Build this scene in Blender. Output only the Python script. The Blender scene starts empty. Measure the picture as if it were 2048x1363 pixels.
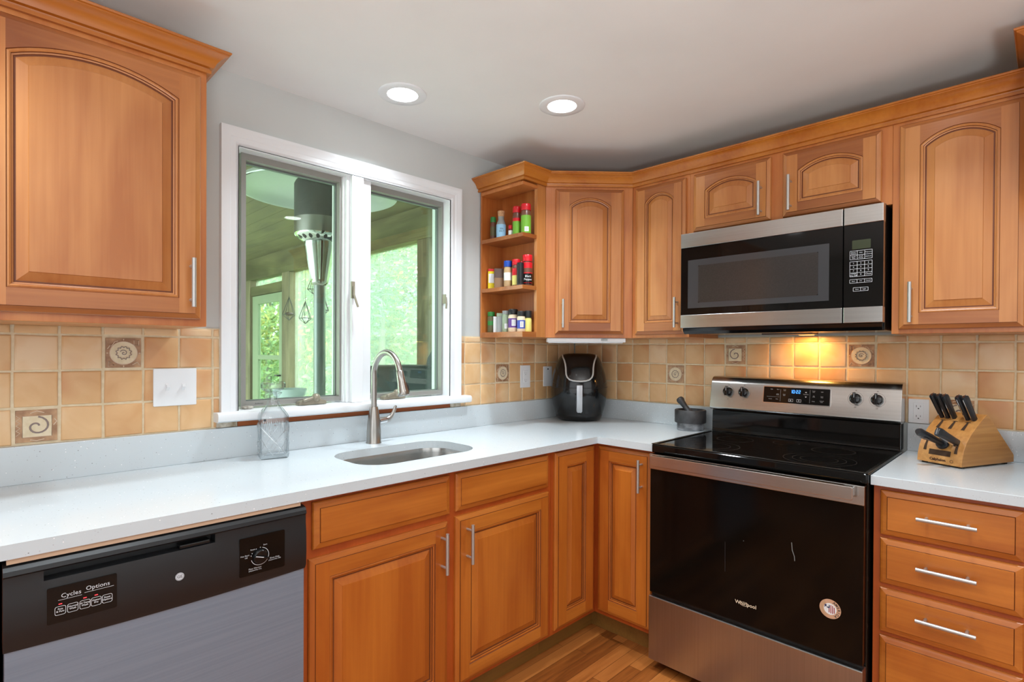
import bpy, bmesh, math, random
from math import sin, cos, pi, atan2, asin, sqrt, radians
from mathutils import Vector, Matrix
from mathutils.geometry import tessellate_polygon
random.seed(7)
scn = bpy.context.scene
C = scn.collection

# ------------------------------------------------------------------ camera
cam_d = bpy.data.cameras.new('camera')
cam = bpy.data.objects.new('camera', cam_d); C.objects.link(cam)
F = Vector((0.70882577, 0.70534876, -0.00701106))
R = Vector((0.70538181, -0.7088114, 0.00478669))
U = Vector((0.00159324, 0.0083384, 0.99996397))
M = Matrix(((R.x, U.x, -F.x), (R.y, U.y, -F.y), (R.z, U.z, -F.z))).to_4x4()
M.translation = Vector((-2.63648, -2.08064, 1.29820))
cam.matrix_world = M
cam_d.sensor_width = 36.0
cam_d.lens = 1080.592 / 2048 * 36.0
cam_d.shift_y = 27.79 / 2048
cam_d.clip_start = 0.02
scn.camera = cam

# ------------------------------------------------------------------ colour management
vs = scn.view_settings
vs.view_transform = 'Standard'; vs.look = 'None'; vs.gamma = 1.0; vs.use_curve_mapping = False
vs.exposure = 0.18
scn.cycles.use_denoising = True
scn.cycles.max_bounces = 10
scn.cycles.transparent_max_bounces = 12

# ------------------------------------------------------------------ world: bright overcast sky
w = bpy.data.worlds.new('overcast_sky'); scn.world = w
w.use_nodes = True
bg = w.node_tree.nodes['Background']
bg.inputs['Color'].default_value = (0.86, 0.94, 1.0, 1)
bg.inputs['Strength'].default_value = 6.4

def area(name, loc, direction, sx, sy, power, color=(1, 1, 1), shape='RECTANGLE', spread=180):
    d = bpy.data.lights.new(name, 'AREA'); d.shape = shape; d.size = sx; d.size_y = sy
    d.energy = power; d.color = color; d.spread = radians(spread)
    o = bpy.data.objects.new(name, d); C.objects.link(o)
    o.location = loc
    o.rotation_euler = Vector(direction).to_track_quat('-Z', 'Y').to_euler()
    return o
# two lamps added behind the camera as soft daylight fill; the walls there are solid
area('added_fill_west', (-4.45, -2.4, 1.25), (1, 0.1, 0.04), 2.6, 1.9, 20, (0.86, 0.94, 1.0))
area('added_fill_south', (-2.4, -4.30, 1.25), (0, 1, 0.04), 2.6, 1.9, 15, (0.88, 0.95, 1.0))
# up-pointing area lamp added behind the camera to brighten the ceiling
area('added_ceiling_fill', (-3.05, -3.0, .85), (0.22, 0.22, 1), .4, .4, 36, (0.97, 0.99, 1.0), 'RECTANGLE', 130)
LAMP_W = 5.6
LAMP_COL = (0.82, 0.93, 1.0)

# ------------------------------------------------------------------ helpers
def S(r, g, b):
    f = lambda c: (c / 255 / 12.92) if c / 255 <= 0.04045 else ((c / 255 + 0.055) / 1.055) ** 2.4
    return (f(r), f(g), f(b), 1.0)

class NT:
    def __init__(s, name):
        s.m = bpy.data.materials.new(name); s.m.use_nodes = True
        s.t = s.m.node_tree; s.b = s.t.nodes['Principled BSDF']; s.out = s.t.nodes['Material Output']
    def n(s, typ, **kw):
        nd = s.t.nodes.new(typ)
        for k, v in kw.items():
            if k in nd.inputs: nd.inputs[k].default_value = v
            else: setattr(nd, k, v)
        return nd
    def l(s, a, b): s.t.links.new(a, b)
    def set(s, **kw):
        for k, v in kw.items(): s.b.inputs[k.replace('_', ' ')].default_value = v
    def math(s, op, a, b=None, c=None):
        nd = s.t.nodes.new('ShaderNodeMath'); nd.operation = op
        for i, v in enumerate((a, b, c)):
            if v is None: continue
            if isinstance(v, (int, float)): nd.inputs[i].default_value = v
            else: s.l(v, nd.inputs[i])
        return nd.outputs[0]
    def ramp(s, fac, stops):
        r = s.t.nodes.new('ShaderNodeValToRGB'); e = r.color_ramp.elements
        while len(e) < len(stops): e.new(0.5)
        for i, (p, c) in enumerate(stops): e[i].position = p; e[i].color = c
        s.l(fac, r.inputs['Fac']); return r.outputs['Color']
    def mix(s, fac, a, b, blend='MIX'):
        nd = s.t.nodes.new('ShaderNodeMix'); nd.data_type = 'RGBA'; nd.blend_type = blend
        for i, v in ((0, fac), (6, a), (7, b)):
            if isinstance(v, (int, float, tuple)): nd.inputs[i].default_value = v
            else: s.l(v, nd.inputs[i])
        return nd.outputs[2]

def plain(name, col, rough=0.5, metal=0.0, **kw):
    m = NT(name); m.set(Base_Color=col, Roughness=rough, Metallic=metal)
    for k, v in kw.items(): m.b.inputs[k.replace('_', ' ')].default_value = v
    return m.m

def noisy(name, c1, c2, scale=(5, 5, 5), rough=0.5, metal=0.0, detail=4, lo=0.35, hi=0.65, bump=0.0, coat=0.0):
    m = NT(name); tc = m.n('ShaderNodeTexCoord'); mp = m.n('ShaderNodeMapping'); mp.inputs['Scale'].default_value = scale
    m.l(tc.outputs['Object'], mp.inputs['Vector'])
    nz = m.n('ShaderNodeTexNoise', Scale=1.0, Detail=detail); m.l(mp.outputs[0], nz.inputs['Vector'])
    m.l(m.ramp(nz.outputs['Fac'], [(lo, c1), (hi, c2)]), m.b.inputs['Base Color'])
    m.set(Roughness=rough, Metallic=metal); m.b.inputs['Coat Weight'].default_value = coat
    if bump:
        bp = m.n('ShaderNodeBump', Strength=bump, Distance=0.002); m.l(nz.outputs['Fac'], bp.inputs['Height']); m.l(bp.outputs[0], m.b.inputs['Normal'])
    return m.m

def wood(name, dark, light, axis='z', rough=0.33, coat=0.25, tone=0.14, grain=0.16):
    m = NT(name); tc = m.n('ShaderNodeTexCoord'); oi = m.n('ShaderNodeObjectInfo')
    off = m.n('ShaderNodeCombineXYZ'); r = m.math('MULTIPLY', oi.outputs['Random'], 37.0)
    for k in range(3): m.l(r, off.inputs[k])
    ad = m.n('ShaderNodeVectorMath'); m.l(tc.outputs['Object'], ad.inputs[0]); m.l(off.outputs[0], ad.inputs[1])
    def nz(sc, detail, dist=0.0):
        mp = m.n('ShaderNodeMapping'); mp.inputs['Scale'].default_value = sc; m.l(ad.outputs[0], mp.inputs['Vector'])
        t = m.n('ShaderNodeTexNoise', Scale=1.0, Detail=detail, Distortion=dist); m.l(mp.outputs[0], t.inputs['Vector']); return t.outputs['Fac']
    i = 'xyz'.index(axis)
    s1 = [95.0] * 3; s1[i] = 3.0
    s2 = [7.0] * 3; s2[i] = 1.6
    fine = nz(s1, 3); blot = nz(s2, 3, 0.6)
    f = m.math('ADD', m.math('MULTIPLY', fine, grain * 2), m.math('MULTIPLY', blot, 1.0))
    f = m.math('ADD', f, m.math('MULTIPLY', m.math('SUBTRACT', oi.outputs['Random'], 0.5), tone))
    col = m.ramp(f, [(0.30 + grain, dark), (0.70 + grain, light)])
    m.l(col, m.b.inputs['Base Color'])
    m.set(Roughness=rough); m.b.inputs['Coat Weight'].default_value = coat; m.b.inputs['Coat Roughness'].default_value = 0.22
    return m.m

def emis(name, col, strength):
    m = NT(name); m.set(Base_Color=(0, 0, 0, 1), Roughness=0.4)
    m.b.inputs['Emission Color'].default_value = col; m.b.inputs['Emission Strength'].default_value = strength
    return m.m

MT = {}
# cabinet stain: honey-orange maple
D1, L1 = S(172, 102, 48), S(202, 136, 76)
MT['wood_v'] = wood('maple_vertical_grain', D1, L1, 'z')
MT['wood_h'] = wood('maple_horizontal_grain', S(140, 76, 34), S(180, 112, 58), 'x')
MT['wood_f'] = wood('maple_face_frame', S(178, 98, 42), S(206, 132, 68), 'z')
D2, L2 = S(170, 86, 24), S(198, 114, 38)
MT['base_v'] = wood('amber_maple_vertical_grain', D2, L2, 'z', rough=0.36)
MT['base_h'] = wood('amber_maple_horizontal_grain', S(168, 88, 26), S(206, 124, 46), 'x', rough=0.34)
MT['base_f'] = wood('red_amber_face_frame', S(164, 70, 20), S(186, 88, 30), 'z', rough=0.4)
MT['groove'] = plain('dark_glaze_in_grooves', S(112, 56, 22), 0.45)
MT['crown'] = wood('crown_maple', S(170, 94, 24), S(194, 120, 42), 'x', rough=0.36, tone=0.05)
MT['kick'] = wood('toe_kick_wood', S(120, 82, 30), S(150, 104, 44), 'x', rough=0.5)
MT['steel'] = noisy('brushed_stainless', (0.54, 0.53, 0.51, 1), (0.58, 0.57, 0.55, 1), (2, 2, 260), rough=0.22, metal=1.0, detail=2)
MT['steel_v'] = noisy('brushed_stainless_drawer', (0.41, 0.39, 0.37, 1), (0.44, 0.42, 0.40, 1), (200, 200, 2), rough=0.30, metal=1.0, detail=2)
MT['steel_d'] = noisy('cool_grey_dishwasher_steel', S(128, 140, 156), S(134, 146, 162), (2, 2, 200), rough=0.36, metal=0.3, detail=2)
MT['nickel'] = plain('brushed_nickel', (0.43, 0.41, 0.38, 1), 0.28, 1.0)
MT['chrome'] = plain('polished_chrome', (0.72, 0.72, 0.73, 1), 0.1, 1.0)
MT['handle'] = plain('satin_steel_handle', (0.56, 0.55, 0.53, 1), 0.4, 0.8)
MT['blackglass'] = plain('black_glass', S(13, 12, 11), 0.06, 0.0, Specular_IOR_Level=0.32)
MT['ovenglass'] = noisy('smudged_black_oven_glass', S(10, 8, 7), S(18, 13, 9), (3, 3, 3), rough=0.1)
MT['ovenglass'].node_tree.nodes['Principled BSDF'].inputs['Specular IOR Level'].default_value = 0.2
MT['blackgloss'] = plain('gloss_black_plastic', S(17, 18, 19), 0.1)
MT['black'] = plain('satin_black_plastic', S(26, 27, 29), 0.38)
MT['blackenamel'] = plain('black_enamel', S(18, 19, 17), 0.18)
MT['darkgrey'] = plain('dark_grey_plastic', S(60, 60, 62), 0.4)
MT['winmesh'] = noisy('microwave_window_screen', S(50, 46, 44), S(54, 50, 48), (160, 160, 160), rough=0.14)
MT['winrim'] = plain('microwave_window_rim', S(62, 62, 64), 0.12)
MT['white'] = plain('white_semigloss_paint', S(236, 238, 240), 0.3)
MT['whiteplastic'] = plain('white_plastic', S(236, 238, 240), 0.35)
MT['legend'] = plain('white_printed_legend', S(214, 216, 220), 0.5)
MT['legend_dark'] = plain('dark_printed_legend', S(60, 58, 56), 0.5)
MT['legend_brown'] = plain('burnt_brown_print', S(70, 38, 18), 0.6)
MT['led'] = emis('red_indicator_light', S(255, 60, 70), 2.0)
MT['clock'] = emis('blue_clock_digits', S(70, 150, 255), 2.4)
MT['lens'] = emis('glowing_lamp_lens', (0.95, 0.98, 1.0, 1), 9.0)
MT['sash'] = plain('taupe_aluminium', S(150, 148, 142), 0.45, 0.2)
MT['sash_dark'] = plain('grey_green_sash', S(112, 120, 116), 0.5)  # sash's own grey-green, darker than the screen frame
MT['bronze'] = plain('tan_painted_hardware', S(150, 142, 124), 0.4, 0.3)
MT['redstrip'] = wood('rough_red_brown_strip', S(128, 62, 26), S(160, 84, 36), 'x', rough=0.7, coat=0.0)
MT['plaster'] = noisy('torn_plaster', S(150, 130, 100), S(215, 205, 190), (40, 40, 40), rough=0.9)
MT['marble_d'] = noisy('dark_grey_marble', S(40, 40, 42), S(66, 66, 68), (22, 22, 22), rough=0.5)
MT['marble_l'] = noisy('veined_grey_marble', S(78, 80, 84), S(160, 162, 166), (18, 18, 34), rough=0.35)
MT['bamboo'] = wood('bamboo_block', S(162, 104, 48), S(204, 148, 82), 'y', rough=0.4, coat=0.1, grain=0.25)
MT['slot'] = plain('dark_slot', S(60, 38, 18), 0.8)
MT['rubber'] = plain('black_rubber', S(22, 22, 22), 0.7)
MT['knife'] = plain('black_knife_handle', S(32, 34, 38), 0.36)

MT['stone'] = noisy('speckled_pebble', S(120, 110, 96), S(196, 190, 178), (60, 60, 60), rough=0.6)
MT['cork'] = noisy('cork', S(180, 130, 90), S(214, 170, 128), (200, 200, 200), rough=0.8)
for k, c in dict(red=(206, 24, 36), blue=(22, 72, 170), green=(48, 130, 58), lime=(112, 168, 54), yellow=(240, 214, 30), paper=(232, 232, 230),
                 sky=(158, 206, 236), brown=(92, 70, 62), amberjar=(140, 106, 76), tan=(190, 158, 116), purple=(104, 62, 140), indigo=(64, 84, 176),
                 herb=(96, 92, 60), grey=(150, 154, 152), paleyellow=(224, 214, 120), spice=(108, 66, 50), cream=(224, 206, 178), mint=(150, 166, 140), maroon=(120, 26, 34)).items():
    MT[k] = plain(k + '_jar_colour', S(*c), 0.3)

def pane_mat(name, tint, ior=1.45, rough=0.0, edge=None):
    m = NT(name)
    tr = m.n('ShaderNodeBsdfTransparent'); tr.inputs['Color'].default_value = tint
    gl = m.n('ShaderNodeBsdfGlossy'); gl.inputs['Roughness'].default_value = rough
    lw = m.n('ShaderNodeLayerWeight'); f0 = ((ior - 1) / (ior + 1)) ** 2      # Schlick reflectance, the same on both faces of the pane
    fr = m.math('MULTIPLY_ADD', m.math('POWER', lw.outputs['Facing'], 5.0), 1 - f0, f0)
    mx = m.n('ShaderNodeMixShader'); m.l(fr, mx.inputs[0]); m.l(tr.outputs[0], mx.inputs[1]); m.l(gl.outputs[0], mx.inputs[2])
    if edge:
        m.l(m.mix(m.math('POWER', lw.outputs['Facing'], 2.5), tint, edge), tr.inputs['Color'])
    m.l(mx.outputs[0], m.out.inputs['Surface'])
    return m.m
MT['pane'] = pane_mat('window_glass', (0.92, 0.97, 0.925, 1))
MT['glass'] = pane_mat('clear_crystal', (0.975, 0.982, 0.985, 1), 1.7, 0.0, (0.62, 0.68, 0.70, 1))
MT['cutglass'] = plain('cut_crystal_facets', (1, 1, 1, 1), 0.02, 0.0, IOR=1.5, Transmission_Weight=1.0)
MT['screen'] = pane_mat('porch_door_glass', (0.9, 0.95, 0.92, 1))

# quartz worktop with sparse chips
def quartz():
    m = NT('white_speckled_quartz'); tc = m.n('ShaderNodeTexCoord')
    base = S(207, 215, 219)
    def specks(scale, thr, seedoff):
        mp = m.n('ShaderNodeMapping'); mp.inputs['Location'].default_value = (seedoff, seedoff, seedoff); m.l(tc.outputs['Object'], mp.inputs['Vector'])
        v = m.n('ShaderNodeTexVoronoi', Scale=scale); m.l(mp.outputs[0], v.inputs['Vector'])
        near = m.math('LESS_THAN', v.outputs['Distance'], 0.2)
        sep = m.n('ShaderNodeSeparateColor'); m.l(v.outputs['Color'], sep.inputs[0])
        return m.math('MULTIPLY', near, m.math('LESS_THAN', sep.outputs[0], thr))
    c = m.mix(specks(190, 0.10, 3.0), base, S(186, 188, 192))
    c = m.mix(specks(150, 0.035, 9.0), c, S(140, 142, 146))
    c = m.mix(specks(140, 0.07, 5.0), c, S(250, 250, 252))
    m.l(c, m.b.inputs['Base Color']); m.set(Roughness=0.16)
    return m.m
MT['quartz'] = quartz()

def tile_mat():
    m = NT('terracotta_wall_tile'); tc = m.n('ShaderNodeTexCoord'); g = m.n('ShaderNodeNewGeometry')
    rnd = g.outputs['Random Per Island']
    off = m.n('ShaderNodeCombineXYZ'); r = m.math('MULTIPLY', rnd, 50.0)
    for k in range(3): m.l(r, off.inputs[k])
    ad = m.n('ShaderNodeVectorMath'); m.l(tc.outputs['Object'], ad.inputs[0]); m.l(off.outputs[0], ad.inputs[1])
    nz = m.n('ShaderNodeTexNoise', Scale=9.0, Detail=3.0, Distortion=0.8); m.l(ad.outputs[0], nz.inputs['Vector'])
    f = m.math('ADD', m.math('MULTIPLY', rnd, 0.45), m.math('MULTIPLY', nz.outputs['Fac'], 0.75))
    c = m.ramp(f, [(0.22, S(212, 160, 108)), (0.42, S(222, 176, 124)), (0.62, S(230, 188, 138)), (0.85, S(236, 204, 164))])
    nz2 = m.n('ShaderNodeTexNoise', Scale=5.0, Detail=1.0); m.l(ad.outputs[0], nz2.inputs['Vector'])
    c = m.mix(m.math('MULTIPLY', m.math('SMOOTH_MIN', m.math('MULTIPLY', m.math('MAXIMUM', m.math('SUBTRACT', nz2.outputs['Fac'], 0.56), 0.0), 9.0), 1.0, 0.1), 0.65), c, S(202, 138, 88))
    m.l(c, m.b.inputs['Base Color']); m.set(Roughness=0.34)
    return m.m
MT['tile'] = tile_mat()
MT['grout'] = noisy('sandy_grout', S(222, 204, 170), S(234, 218, 188), (60, 60, 60), rough=0.85)
MT['relief'] = noisy('antique_relief_tile', S(150, 108, 76), S(200, 158, 118), (30, 30, 30), rough=0.35)
MT['relief_hi'] = plain('relief_highlight_glaze', S(222, 198, 172), 0.3)
MT['relief_line'] = plain('relief_mauve_glaze', S(140, 122, 118), 0.4)

def floor_mat():
    m = NT('oak_strip_floor'); tc = m.n('ShaderNodeTexCoord'); sp = m.n('ShaderNodeSeparateXYZ'); m.l(tc.outputs['Object'], sp.inputs[0])
    W = 0.0572
    row = m.math('FLOOR', m.math('DIVIDE', sp.outputs['Y'], W))
    wn = m.n('ShaderNodeTexWhiteNoise', noise_dimensions='1D'); m.l(row, wn.inputs['W'])
    xs = m.math('ADD', m.math('DIVIDE', sp.outputs['X'], 0.62), m.math('MULTIPLY', wn.outputs['Value'], 9.0))
    plank = m.math('FLOOR', xs)
    cb = m.n('ShaderNodeCombineXYZ'); m.l(row, cb.inputs[0]); m.l(plank, cb.inputs[1])
    wn2 = m.n('ShaderNodeTexWhiteNoise', noise_dimensions='3D'); m.l(cb.outputs[0], wn2.inputs['Vector'])
    of = m.n('ShaderNodeVectorMath'); of.operation = 'MULTIPLY_ADD'
    m.l(wn2.outputs['Color'], of.inputs[0]); of.inputs[1].default_value = (40, 40, 40); m.l(tc.outputs['Object'], of.inputs[2])
    mp = m.n('ShaderNodeMapping'); mp.inputs['Scale'].default_value = (3.5, 60, 60); m.l(of.outputs[0], mp.inputs['Vector'])
    nz = m.n('ShaderNodeTexNoise', Scale=1.0, Detail=5.0, Distortion=0.7); m.l(mp.outputs[0], nz.inputs['Vector'])
    f = m.math('ADD', m.math('MULTIPLY', wn2.outputs['Value'], 0.55), m.math('MULTIPLY', nz.outputs['Fac'], 0.6))
    c = m.ramp(f, [(0.2, S(98, 50, 18)), (0.5, S(146, 82, 34)), (0.85, S(182, 112, 54))])
    fy = m.math('FRACT', m.math('DIVIDE', sp.outputs['Y'], W)); fx = m.math('FRACT', xs)
    gap = m.math('MAXIMUM', m.math('LESS_THAN', fy, 0.025), m.math('LESS_THAN', fx, 0.0025))
    c = m.mix(gap, c, S(70, 36, 16))
    m.l(c, m.b.inputs['Base Color']); m.set(Roughness=0.3)
    return m.m
MT['floor'] = floor_mat()
MT['wallpaint'] = noisy('pale_grey_wall_paint', S(202, 205, 203), S(206, 209, 207), (3, 3, 3), rough=0.6)
MT['ceilpaint'] = noisy('white_ceiling_paint', S(234, 234, 232), S(238, 238, 236), (3, 3, 3), rough=0.75)
MT['porchwood'] = wood('weathered_green_brown_timber', S(78, 72, 48), S(112, 106, 72), 'y', rough=0.8, coat=0.0)
MT['porchwood_v'] = wood('weathered_post_timber', S(92, 82, 62), S(136, 124, 98), 'z', rough=0.8, coat=0.0)

class MB:
    def __init__(s): s.v = []; s.f = []; s.mi = []; s.T = None
    def add(s, verts, faces, mi=0):
        b = len(s.v); assert all(0 <= i < len(verts) for f in faces for i in f)
        for p in verts:
            p = Vector(p)
            s.v.append(tuple(s.T @ p) if s.T else tuple(p))
        for f in faces: s.f.append(tuple(b + i for i in f)); s.mi.append(mi)
        return s
    def box(s, x0, x1, y0, y1, z0, z1, mi=0):
        v = [(x, y, z) for z in (z0, z1) for y in (y0, y1) for x in (x0, x1)]
        return s.add(v, [(0, 2, 3, 1), (4, 5, 7, 6), (0, 1, 5, 4), (2, 6, 7, 3), (0, 4, 6, 2), (1, 3, 7, 5)], mi)
    def loft(s, loops, mi=0, caps=(True, True), close=True):
        n = len(loops[0]); v = [p for l in loops for p in l]; f = []
        for k in range(len(loops) - 1):
            for i in range(n if close else n - 1):
                j = (i + 1) % n
                f.append((k * n + i, k * n + j, (k + 1) * n + j, (k + 1) * n + i))
        if caps[0]: f.append(tuple(range(n))[::-1])
        if caps[1]: f.append(tuple((len(loops) - 1) * n + i for i in range(n)))
        return s.add(v, f, mi)
    def prism(s, poly, axis, a, b, mi=0, holes=()):
        """extrude a 2-D polygon along an axis; axis 'z': (x,y), 'y': (x,z), 'x': (y,z)"""
        def P(p, t): return {'z': (p[0], p[1], t), 'y': (p[0], t, p[1]), 'x': (t, p[0], p[1])}[axis]
        rings = [list(poly)] + [list(h) for h in holes]
        allp = [p for r in rings for p in r]; n = len(allp)
        if holes: tris = [tuple(t) for t in tessellate_polygon([[Vector((p[0], p[1], 0)) for p in r] for r in rings])]
        else: tris = [tuple(range(n))]
        f = [t for t in tris] + [tuple(n + i for i in t[::-1]) for t in tris]
        st = 0
        for r in rings:
            m = len(r)
            for i in range(m): j = (i + 1) % m; f.append((st + i, st + j, n + st + j, n + st + i))
            st += m
        return s.add([P(p, a) for p in allp] + [P(p, b) for p in allp], f, mi)
    def tube(s, pts, r, n=12, mi=0, caps=True, closed=False, flat=1.0):
        pts = [Vector(p) for p in pts]; k = len(pts)
        rs = r if isinstance(r, (list, tuple)) else [r] * k
        tang = []
        for i in range(k):
            a = pts[(i - 1) % k] if closed or i > 0 else pts[i]; b = pts[(i + 1) % k] if closed or i < k - 1 else pts[i]
            t = (b - a); tang.append(t.normalized() if t.length > 1e-9 else Vector((0, 0, 1)))
        up = Vector((0, 0, 1)) if abs(tang[0].z) < 0.9 else Vector((1, 0, 0))
        nrm = (up - tang[0] * up.dot(tang[0])).normalized(); loops = []
        for i in range(k):
            nrm = nrm - tang[i] * nrm.dot(tang[i])
            if nrm.length < 1e-6: nrm = tang[i].orthogonal()
            nrm.normalize(); bn = tang[i].cross(nrm)
            loops.append([tuple(pts[i] + (nrm * cos(2 * pi * q / n) + bn * sin(2 * pi * q / n) * flat) * rs[i]) for q in range(n)])
        if closed: loops.append(loops[0])
        return s.loft(loops, mi, (caps and not closed, caps and not closed))
    def cyl(s, a, b, r, n=16, mi=0, r2=None): return s.tube([a, b], [r, r if r2 is None else r2], n, mi)
    def lathe(s, prof, c=(0, 0, 0), n=28, mi=0, sx=1.0, sy=1.0, power=2.0, caps=True):
        loops = []
        for r, z in prof:
            l = []
            for q in range(n):
                t = 2 * pi * q / n; ct, st = cos(t), sin(t)
                k = 1.0 if power == 2 else (abs(ct) ** power + abs(st) ** power) ** (-1.0 / power)
                l.append((c[0] + r * k * ct * sx, c[1] + r * k * st * sy, c[2] + z))
            loops.append(l)
        return s.loft(loops, mi, (caps and prof[0][0] > 1e-5, caps and prof[-1][0] > 1e-5))
    def sphere(s, c, r, n=16, m=10, mi=0, sx=1, sy=1, sz=1):
        pr = [(max(1e-5, r * sin(pi * k / m)), -r * cos(pi * k / m) * sz) for k in range(m + 1)]
        return s.lathe(pr, c, n, mi, sx, sy)
    def sweep(s, path, prof, mi=0, out=1):
        """sweep profile (out, z) along a horizontal path with mitred corners; outward = right-hand side"""
        P = [Vector((p[0], p[1])) for p in path]; k = len(P); loops = []
        nr = lambda d: Vector((d.y, -d.x)).normalized() * out
        for i in range(k):
            if i == 0: m = nr(P[1] - P[0])
            elif i == k - 1: m = nr(P[-1] - P[-2])
            else:
                a, b = nr(P[i] - P[i - 1]), nr(P[i + 1] - P[i]); m = (a + b); m = m / (m.length_squared / 2) if m.length > 1e-6 else a
            loops.append([(P[i].x + m.x * o, P[i].y + m.y * o, z) for o, z in prof])
        return s.loft(loops, mi, (True, True))
    def text(s, body, size, x, z, y, mi=0, align='CENTER', rot=0.0, bend=None, sx=1.0, thick=0.0):
        """flat lettering in the x-z plane facing -y"""
        cu = bpy.data.curves.new('t', 'FONT'); cu.body = body; cu.size = size; cu.align_x = align; cu.align_y = 'CENTER'; cu.resolution_u = 2; cu.offset = thick
        ob = bpy.data.objects.new('t', cu); me = bpy.data.meshes.new_from_object(ob)
        vs_ = []
        for v in me.vertices:
            a, b = v.co.x * sx, v.co.y
            a, b = a * cos(rot) - b * sin(rot), a * sin(rot) + b * cos(rot)
            if bend: cx_, cy_, rr, a0 = bend; t = a / rr + a0; vs_.append((cx_ + rr * sin(t), cy_ - rr * cos(t), z + b))
            else: vs_.append((x + a, y, z + b))
        s.add(vs_, [tuple(p.vertices) for p in me.polygons], mi)
        bpy.data.objects.remove(ob); bpy.data.curves.remove(cu); bpy.data.meshes.remove(me)
        return s
    def rect_line(s, x0, x1, z0, z1, y, t, mi=0):
        for a, b, c_, d in ((x0, x1, z0, z0 + t), (x0, x1, z1 - t, z1), (x0, x0 + t, z0, z1), (x1 - t, x1, z0, z1)): s.flat(a, b, c_, d, y, mi)
        return s
    def flat(s, x0, x1, z0, z1, y, mi=0): return s.add([(x0, y, z0), (x1, y, z0), (x1, y, z1), (x0, y, z1)], [(0, 1, 2, 3)], mi)
    def disc(s, x, z, y, r, n=24, mi=0, r0=0.0):
        o = [(x + r * cos(2 * pi * q / n), y, z + r * sin(2 * pi * q / n)) for q in range(n)]
        if r0 <= 0: return s.add(o, [tuple(range(n))], mi)
        i = [(x + r0 * cos(2 * pi * q / n), y, z + r0 * sin(2 * pi * q / n)) for q in range(n)]
        return s.add(o + i, [(q, (q + 1) % n, n + (q + 1) % n, n + q) for q in range(n)], mi)
    def build(s, name, mats, parent=None, smooth=None, bevel=0.0, seg=2, loc=None, rotz=None):
        me = bpy.data.meshes.new(name); me.from_pydata(s.v, [], s.f)
        if not isinstance(mats, (list, tuple)): mats = [mats]
        for m in mats: me.materials.append(MT[m] if isinstance(m, str) else m)
        me.polygons.foreach_set('material_index', s.mi)
        bm = bmesh.new(); bm.from_mesh(me); bmesh.ops.recalc_face_normals(bm, faces=bm.faces); bm.to_mesh(me); bm.free()
        if smooth is not None:
            me.polygons.foreach_set('use_smooth', [True] * len(me.polygons)); me.set_sharp_from_angle(angle=radians(smooth))
        me.update()
        o = bpy.data.objects.new(name, me); C.objects.link(o)
        if parent: o.parent = parent
        if loc: o.location = loc
        if rotz is not None: o.rotation_euler = (0, 0, rotz)
        if bevel:
            b = o.modifiers.new('bevel', 'BEVEL'); b.width = bevel; b.segments = seg; b.limit_method = 'ANGLE'; b.angle_limit = radians(35)
        return o

def tag(o, label=None, cat=None, group=None, kind=None):
    if label: o['label'] = label
    if cat: o['category'] = cat
    if group: o['group'] = group
    if kind: o['kind'] = kind
    return o
def thing(name, label, cat, loc=(0, 0, 0), rotz=0.0, group=None):
    o = bpy.data.objects.new(name, None); C.objects.link(o); o.empty_display_size = 0.1
    o.location = loc; o.rotation_euler = (0, 0, rotz)
    return tag(o, label, cat, group)
def struct(name, label=None, cat=None, loc=(0, 0, 0)):
    o = bpy.data.objects.new(name, None); C.objects.link(o); o.location = loc
    return tag(o, label, cat, None, 'structure')
def rrect(x0, x1, y0, y1, r, n=5):
    p = []
    for cx_, cy_, a in ((x1 - r, y1 - r, 0), (x0 + r, y1 - r, 90), (x0 + r, y0 + r, 180), (x1 - r, y0 + r, 270)):
        for k in range(n + 1):
            t = radians(a + 90 * k / n); p.append((cx_ + r * cos(t), cy_ + r * sin(t)))
    return p
RW = -pi / 2      # things on the range wall: local x runs along the wall, local -y faces the room

# ================================================================== THE SETTING
CZ = 2.288
XW, YS = -4.6, -4.4
MB().box(XW, 0, YS, 0, -0.05, 0).build('floor', 'floor')['kind'] = 'structure'
MB().box(XW - .14, .14, YS - .14, .14, CZ, CZ + .06).build('ceiling', 'ceilpaint')['kind'] = 'structure'
wl = struct('wall_left')
MB().prism([(XW - .14, -.05), (.14, -.05), (.14, CZ), (XW - .14, CZ)], 'y', 0, .14, holes=[[(-1.965, 1.06), (-.972, 1.06), (-.972, 2.036), (-1.965, 2.036)]]).build('wall_panel', 'wallpaint', wl)
wr = struct('wall_right')
MB().box(0, .14, YS, 0, -.05, CZ).build('wall_panel', 'wallpaint', wr)
o = MB().prism([(YS - .14, -.05), (0.14, -.05), (.14, CZ), (YS - .14, CZ)], 'x', XW - .14, XW).build('wall_back', 'wallpaint'); o['kind'] = 'structure'
o = MB().prism([(XW, -.05), (.14, -.05), (.14, CZ), (XW, CZ)], 'y', YS - .14, YS).build('wall_front', 'wallpaint'); o['kind'] = 'structure'

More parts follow.
